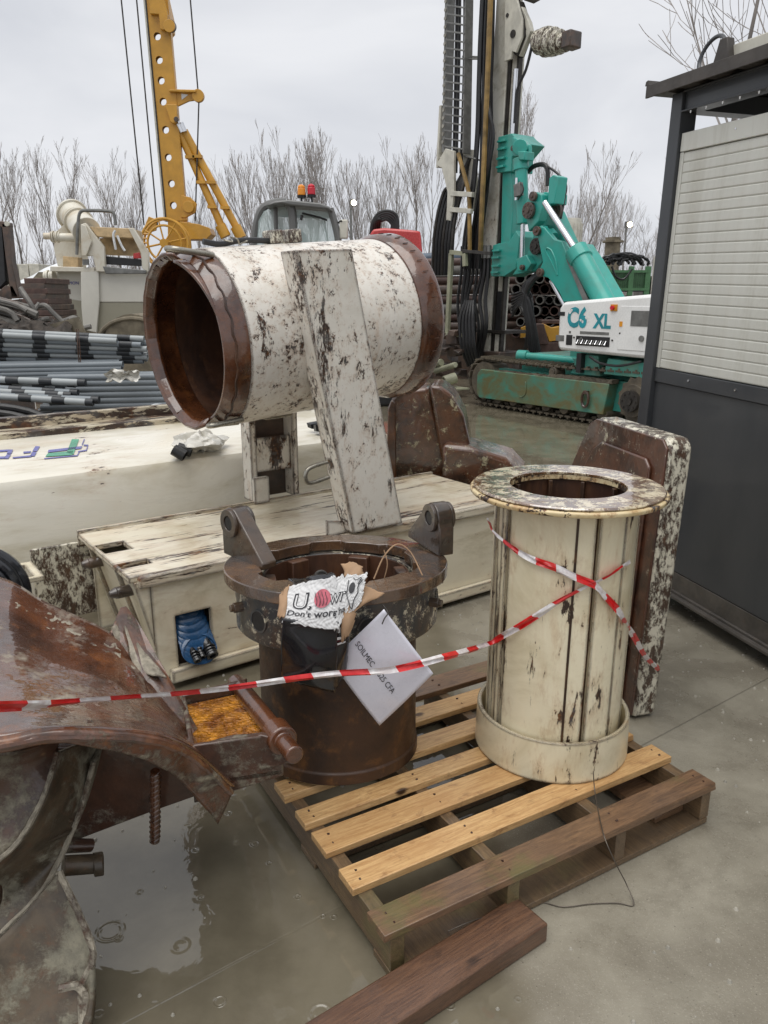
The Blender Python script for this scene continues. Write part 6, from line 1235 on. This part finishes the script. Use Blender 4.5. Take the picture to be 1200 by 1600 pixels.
m = MB(); m.ext([at(74, 508, 9.7), at(122, 495, 9.7), at(133, 520, 9.7), at(80, 524, 9.7)], (0, .04, 0)); Thing('loose_plate', 'olive steel plate leaning below the desander hopper', 'plate', tuple(at(100, 520, 9.7)), 0, mb=m, mat=M_CONC)
m = MB(); m.grid(lambda u, v: at(-80+190*u, 500+14*noise.noise(Vector((u*9, v*3, 0)))+26*(1-v), 9.9-.6*(1-v)), 60, 6); m.rough(.10, 9); Thing('scrap_mound', 'mound of small dark scrap and dirt under the bent tubes', 'scrap heap', tuple(at(60, 520, 9.8)), 0, mb=m, mat=plain('dark_scrap_dirt', (.05, .04, .032), .9, 0, .6, 9, .5), kind='stuff')
m = MB(); c_ = at(208, 525, 11)
for k in range(7): m.tube([c_ + Vector((.5*math.cos(a), .3*k*.2, .36*math.sin(a)-.12)) for a in [math.pi*j/14 for j in range(15)]], .03, 7)
m.cyl(c_+Vector((0, 0, -.12)), c_+Vector((0, .5, -.12)), .42, n=24); Thing('cable_drum', 'old cable drum below the hopper beside the big drum mouth', 'drum', tuple(c_), 0, mb=m, mat=M_CONC)

# ================================================================== steel pipe stacks behind the rig
sx = 15.5
gp = 'open-ended steel pipes stacked behind the drilling rig'; i = 0
for r_i in range(6):
    for c_ in range(6):
        x = 806+c_*15+(7 if r_i % 2 else 0); y = 520-r_i*17
        if x > 892: continue
        a_ = at(x, y, sx+random.uniform(-.2, .2)); m = MB(); rr = random.choice((.095, .105, .085)); m.cyl(a_, a_+Vector((1.5, 4.5, 0)), rr, n=18, ri=rr*.78); Thing('steel_pipe', 'open-ended steel pipe behind the rig, %s row, %s from the left' % (('bottom', 'second', 'third', 'fourth', 'fifth', 'top')[r_i], ('first', 'second', 'third', 'fourth', 'fifth', 'sixth')[c_]), 'pipe', tuple(a_), 0, group=gp, mb=m, mat=random.choice((M_SCRAPP, M_SCRAPG, M_SCRAPP)))
gq = 'long steel pipes lying crosswise behind the drill mast'
for r_i, y in enumerate((408, 420, 436, 450, 466, 480, 494, 508, 522)):
    a_, b_ = at(640, y+3, sx+1.0), at(830, y, sx+1.6); m = MB(); m.cyl(a_, b_, .085+.02*(r_i % 2), n=16); Thing('steel_pipe', 'long steel pipe lying crosswise behind the drill mast, %s' % ORD[r_i], 'pipe', tuple(a_), 0, group=gq, mb=m, mat=(M_SCRAPP, M_SCRAPG, M_SCRAPP, M_SCRAP)[r_i % 4])
m = MB(); m.cyl(at(660, 404, sx+2), at(725, 402, sx+2), .11, n=16); Thing('blue_grey_pipe', 'blue-grey pipe on top of the stack left of the drill mast', 'pipe', tuple(at(690, 404, sx+2)), 0, mb=m, mat=plain('slate_blue', (.08, .11, .15), .5))
m = MB(); m.box(at(640, 500, sx).x, at(905, 500, sx).x, sx+.4, sx+.6, 0, at(700, 530, sx).z+.1); Thing('pipe_cradle', 'dark steel cradle under the stacked steel pipes', 'cradle', (at(760, 500, sx).x, sx+.5, 0), 0, mb=m, mat=M_SCRAP)
yb = Thing('yellow_steel_bracket', 'yellow and rusty steel bracket lying behind the teal boom', 'bracket', tuple(at(860, 530, 14.3)), 0)
m = MB(); m.ext([at(848, 505, 14.3), at(862, 512, 14.3), at(884, 508, 14.3), at(886, 530, 14.3), at(858, 534, 14.3)], (0, .3, 0)); yb.part('yellow_plate', m, M_YEL, bevel=.01)
m = MB(); m.ext([at(836, 506, 14.2), at(850, 506, 14.2), at(858, 538, 14.2), at(838, 538, 14.2)], (0, .3, 0)); m.ext([at(846, 500, 14.4), at(888, 500, 14.4), at(888, 506, 14.4), at(846, 506, 14.4)], (0, .4, 0)); m.box(at(835, 540, 14.2).x, at(890, 540, 14.2).x, 14.3, 15, 0, at(860, 540, 14.2).z+.05); yb.part('rusty_plate', m, M_SCRAPP, bevel=.01)
m = MB(); m.ext([at(815, 512, 14), at(826, 508, 14), at(824, 526, 14), at(814, 528, 14)], (0, .1, 0)); yb.part('yellow_plate', m, M_YEL)
# green cage box, concrete column, tank, buildings' bits
cg = Thing('green_mesh_cage', 'green steel mesh cage with black hoses piled on top', 'cage', (at(980, 450, 19).x, 19, 0), 0)
def gex(n_, x0, y0, x1, y1, Y=19, dep=.08, mat=M_GREEN): a_, b_ = at(x0, y0, Y), at(x1, y1, Y); m = MB(); m.box(a_.x, b_.x, Y, Y+dep, b_.z, a_.z); return cg.part(n_, m, mat)
for x in (946, 984, 1010): gex('post', x, 416, x+4, 462)
for y in (422, 450): gex('rail', 946, y, 1014, y+4, 18.99)
for k in range(12): gex('mesh_wire', 950, 427+2*k, 1010, 427.6+2*k, 19.03, .01)
for k in range(18): gex('mesh_wire', 951+3.4*k, 426, 951.6+3.4*k, 450, 19.05, .01)
gex('back_wall', 948, 424, 1012, 456, 19.8, .03, M_BLACK); gex('support', 946, 462, 1014, 560, 19.1, .6, M_SCRAP)
hc = Thing('black_hose_pile', 'loose black hoses piled on the green cage', 'hose', tuple(at(985, 420, 19.3)), 0)
m = MB()
for k in range(10):
    rr = random.uniform(.22, .5); c_ = at(975+random.uniform(-12, 18), 415, 19.3); m.tube([c_+Vector((rr*math.cos(a), random.uniform(-.05, .05), rr*.55*abs(math.sin(a))+random.uniform(0, .05))) for a in [math.pi*j/12 for j in range(13)]], .032, 6)
m.tube([at(956, 416, 18.9), at(962, 432, 18.9), at(975, 436, 18.9), at(988, 420, 18.9)], .025, 6, sm=4); hc.part('hose_loops', m, M_BLACK)
cp = Thing('concrete_column', 'stained round concrete column with a flanged top beyond the rig', 'column', (at(955, 440, 24).x, 24, 0), 0)
a_ = at(955, 415, 24); m = MB(); m.cyl((a_.x, 24, 0), (a_.x, 24, at(955, 378, 24).z), .24, .22, n=24); cp.part('shaft', m, M_CONC); m = MB(); m.cyl((a_.x, 24, at(955, 379, 24).z), (a_.x, 24, at(955, 376, 24).z), .30, n=24); m.cyl((a_.x, 24, at(955, 376, 24).z), (a_.x, 24, at(955, 371, 24).z), .22, n=24); cp.part('flange', m, M_CONC)
m = MB(); a_ = at(1030, 420, 22); m.cyl((a_.x, 22, 0), (a_.x, 22, at(1030, 401, 22).z), .17, n=20); Thing('pale_pipe_post', 'pale upright pipe just left of the cabin post', 'pipe', (a_.x, 22, 0), 0, mb=m, mat=M_OFFW)
m = MB(); a_ = at(888, 360, 26); zt_ = at(888, 342, 26).z
m.lathe([(0, 0), (.42, 0), (.42, zt_-.15), (.38, zt_), (0, zt_)], 28, c=(a_.x, 26, 0)); 
for k in range(18): a = k*math.pi/9; m.box(a_.x+.43*math.cos(a)-.012, a_.x+.43*math.cos(a)+.012, 26+.43*math.sin(a)-.012, 26+.43*math.sin(a)+.012, 0, zt_-.15)
Thing('white_tank', 'ribbed off-white tank standing behind the teal boom', 'tank', (a_.x, 26, 0), 0, mb=m, mat=M_OFFW)
for i, (x0, x1, y0, yb_, Y, mt, lab, nm) in enumerate(((-40, 60, 412, 440, 34, M_OFFW, 'low pale stack of bags beyond the scrap heap at the left', 'bag_stack'), (1010, 1060, 430, 480, 24, M_SCRAPG, 'grey stacked metal parts beside the green cage', 'metal_stack'), (900, 950, 430, 480, 23, M_SCRAP, 'brown metal stack left of the green cage', 'metal_stack'), (540, 700, 420, 470, 30, M_SCRAPG, 'low grey row of stored material behind the telehandler', 'material_row'))):
    a_, b_ = at(x0, y0, Y), at(x1, y0, Y); m = MB()
    for k in range(6):
        for j in range(3): x = a_.x+(b_.x-a_.x)*k/6; m.box(x+.02, x+(b_.x-a_.x)/6-.02, Y, Y+1.2, a_.z*j/3+.01, a_.z*(j+1)/3-.02*random.random())
    m.rough(.03, 2); Thing(nm, lab, 'stack', (a_.x, Y, 0), 0, mb=m, mat=mt, bevel=.02)
for i, (px, py, Y, lab) in enumerate(((553, 317, 30, 'lit floodlight on a thin pole right of the telehandler cab'), (984, 351, 30, 'lit floodlight among the branches above the concrete column'))):
    fl = Thing('floodlight', lab, 'floodlight', (at(px, py, Y).x, Y, 0), 0, group='lit floodlights at the back of the yard'); a_ = at(px, py, Y)
    m = MB(); m.cyl((a_.x-.12, Y, 0), (a_.x-.12, Y, a_.z+.1), .04, n=8); fl.part('pole', m, M_GREYM); m = MB(); m.box(a_.x-.16, a_.x+.10, Y-.02, Y+.12, a_.z-.11, a_.z+.11); fl.part('housing', m, M_DARKM, bevel=.01); m = MB(); m.cyl((a_.x+.0, Y-.03, a_.z), (a_.x+.0, Y-.021, a_.z), .095, n=16); fl.part('lamp', m, M_LAMP)

# ================================================================== bare trees
def make_tree(seed, h, spread, stems, lean_=0):
    rnd = random.Random(seed); tr, tw = MB(), MB()
    def seg(mb, p, q, r0, r1, n):
        d_ = (q-p); 
        if d_.length < 1e-5: return
        d_.normalize(); u = d_.orthogonal().normalized(); w = d_.cross(u); k = len(mb.v)
        for c_, rr in ((p, r0), (q, r1)):
            for j in range(n): a = 2*math.pi*j/n; mb.v.append(c_+(u*math.cos(a)+w*math.sin(a))*rr)
        for j in range(n): mb.f.append((k+j, k+(j+1) % n, k+n+(j+1) % n, k+n+j))
    def grow(p, d_, ln, r_, lev):
        ns = 5 if lev < 2 else 3; pts = [p]; dd = d_.copy()
        for s1 in range(ns):
            dd = (dd + Vector((rnd.gauss(0, .10), rnd.gauss(0, .10), rnd.gauss(.05, .05)+(.07 if lev else .0)))).normalized(); pts.append(pts[-1]+dd*ln/ns)
        for s1 in range(ns):
            ra, rb = r_*(1-s1/ns*.8), r_*(1-(s1+1)/ns*.8); seg(tr if lev == 0 else tw, pts[s1], pts[s1+1], max(ra, .008), max(rb, .006), 6 if lev == 0 else 3)
        if lev >= 3 or ln < .3: return
        nb = (12, 6, 4, 3)[lev]
        for b_ in range(nb):
            f = rnd.uniform(.22 if lev == 0 else .15, .98); k = min(ns-1, int(f*ns)); q = pts[k].lerp(pts[k+1], f*ns-k); a = rnd.uniform(0, 2*math.pi)
            base = (pts[k+1]-pts[k]).normalized(); o_ = base.orthogonal().normalized(); o_.rotate(Matrix.Rotation(a, 3, base)); nd = (base*(1.0-.28*spread)+o_*rnd.uniform(.3, .6)*spread+Vector((0, 0, .30))).normalized()
            grow(q, nd, ln*rnd.uniform(.42, .66)*(1.12-f*.6), r_*(1-f*.6)*.45, lev+1)
    for s1 in range(stems):
        a = s1*2.4+rnd.random(); d0 = Vector((math.cos(a)*.16*(stems > 1)+lean_, math.sin(a)*.16*(stems > 1), 1)).normalized(); grow(Vector((math.cos(a)*.2*(stems > 1), math.sin(a)*.2*(stems > 1), 0)), d0, h*rnd.uniform(.82, 1), h*.011*(1.15 if stems == 1 else .8), 0)
    return tr, tw
def tree_thing(seed, h, spread, stems, label, loc):
    t_ = Thing('bare_tree', label, 'tree', (0, 0, 0), 0, group='bare winter trees along the far side of the yard'); tr, tw = make_tree(seed, h, spread, stems)
    t_.part('trunk', tr, M_BARK, smooth=0); t_.part('crown', tw, M_TWIG, smooth=0); t_.e.location = loc; return t_.e
base_trees = []
TR = [(20, 250, 40, 0, 'bare tree at the far left border'), (62, 232, 38, 1, 'tall bare tree left of the desander'), (105, 225, 42, 2, 'bare tree rising directly behind the desander drum'), (140, 275, 36, 3, 'smaller bare tree just right of the desander drum'), (183, 250, 38, 0, 'bare tree left of the two mast cables'), (212, 262, 41, 1, 'bare tree seen between the mast cables and the yellow mast'),
      (300, 285, 44, 2, 'bare tree right of the yellow mast under the side arm'), (355, 290, 44, 3, 'bare tree seen past the inclined yellow struts'), (438, 222, 38, 4, 'many-stemmed bare tree behind the telehandler cab roof'), (478, 208, 40, 5, 'tallest bare tree behind the two beacons'), (520, 235, 42, 2, 'bare tree right of the beacons'), (575, 300, 46, 3, 'low bare tree above the lit floodlight'),
      (605, 236, 40, 4, 'bare tree left of the red boom hoses'), (640, 232, 42, 0, 'bare tree above the red boom'), (668, 228, 40, 1, 'bare tree just left of the hose tower'), (818, 150, 40, 1, 'slender bare tree half hidden by the drill mast'), (862, 245, 44, 5, 'bare tree above the black hose arch of the rig'), (898, 240, 38, 2, 'bare tree behind the ribbed white tank'), (925, 292, 42, 4, 'bushy bare tree above the boom cylinder'),
      (985, 345, 26, 6, 'gnarled bare tree by the right-hand floodlight'), (1048, 345, 36, 3, 'bare tree just left of the cabin post'), (-60, 240, 40, 2, 'bare tree beyond the left border'), (1250, -420, 16, 7, 'spreading bare tree over the cabin roof'), (1110, 225, 30, 0, 'bare twigs showing between cabin roof and cabin wall')]
specs = [(1, 9, .9, 1), (2, 9, .75, 2), (3, 9, .9, 1), (4, 9, .8, 3), (5, 9, .8, 5), (6, 9, .7, 4), (8, 9, 1.5, 3), (9, 9, 1.5, 2)]
protos = {}; MX = {}
for px, py, Y, k, lab in TR:
    top = at(px, py, Y); x = top.x; hgt = top.z
    if k not in protos: e = tree_thing(*specs[k], lab, (x, Y, 0)); protos[k] = e
    else: e = copy_thing(protos[k], (x, Y, 0), random.uniform(0, 6.28), lab)
    key = k; MX[k] = MX.get(k) or max((v.co.z for c_ in protos[k].children for v in c_.data.vertices)); sc_ = hgt/MX[k]*1.07; e.scale = (sc_*.95, sc_*.95, sc_)
# tangled scrub along the edge of the yard
rnd = random.Random(77); sc = MB()
def scrub(x, Y, h):
    for j in range(9):
        p_ = Vector((x+rnd.gauss(0, .5), Y+rnd.gauss(0, .5), 0)); d_ = Vector((rnd.gauss(0, .25), rnd.gauss(0, .2), 1)).normalized(); r_ = .02
        for s1 in range(6):
            q = p_+d_*h/6; u = Vector((r_, 0, 0)); w = Vector((0, r_, 0)); k = len(sc.v); sc.v += [p_-u, p_+u, p_+w, q-u*.8, q+u*.8, q+w*.8]; sc.f += [(k, k+1, k+4, k+3), (k+1, k+2, k+5, k+4), (k+2, k, k+3, k+5)]
            for t_ in range(3):
                e_ = p_+(Vector((rnd.gauss(0, .55), rnd.gauss(0, .5), rnd.uniform(.3, 1)))).normalized()*h*rnd.uniform(.12, .3); k = len(sc.v); u2 = Vector((.011, 0, 0)); w2 = Vector((0, 0, .011)); sc.v += [p_-u2, p_+u2, p_+w2, e_]; sc.f += [(k, k+1, k+3), (k+1, k+2, k+3), (k+2, k, k+3)]
            p_ = q; d_ = (d_+Vector((rnd.gauss(0, .25), rnd.gauss(0, .2), .05))).normalized(); r_ *= .8
for i in range(620):
    px = rnd.uniform(-120, 1120); Y = rnd.uniform(38, 52); h = rnd.uniform(2.4, 4.2) if px < 260 else rnd.uniform(2.0, 3.4)
    if 1000 < px < 1050: h *= .8
    h *= rnd.uniform(.6, 1.1)
    scrub(at(px, 400, Y).x, Y, h)
o = Thing('scrub_thicket', 'grey tangle of bare scrub along the far edge of the yard', 'scrub', (0, 45, 0), 0, mb=sc, mat=M_TWIG, kind='stuff', smooth=0)
# earth bank behind the scrub
m = MB(); m.grid(lambda u, v: Vector((-90+180*u, 46+10*v, .1+(1.1+.5*noise.noise(Vector((u*20, v*2, 0))))*math.sin(math.pi*v*.5))), 90, 6); m.grid(lambda u, v: Vector((-90+180*u, 56+30*v, 1.2+.4*noise.noise(Vector((u*20, 2, 0))) - v)), 90, 3); structure('earth_bank', m, plain('dull_earth', (.11, .10, .075), .9, 0, .4, .6, .2, 3, .1))
# small stones and grit on the slab near the camera
random.seed(12); m = MB()
for i in range(700):
    x, y = random.uniform(-.9, 2.0), random.uniform(1.15, 3.9)
    if -.6 < x < 1.15 and 1.4 < y < 3.2 and random.random() < .8: continue
    r_ = random.choice((.002, .003, .0035, .005)); k = len(m.v); m.cyl((x, y, 0), (x, y, r_*1.3), r_*1.5, r_*.7, n=6); m.rough(.001, 200, k)
Thing('loose_grit', 'scattered grit and small stones on the wet concrete', 'grit', (0, 2, 0), 0, mb=m, mat=plain('pale_grit', (.34, .32, .27), .7), kind='stuff')
# drip falling rings are in the water surface; far sheds closing the view behind the cabin
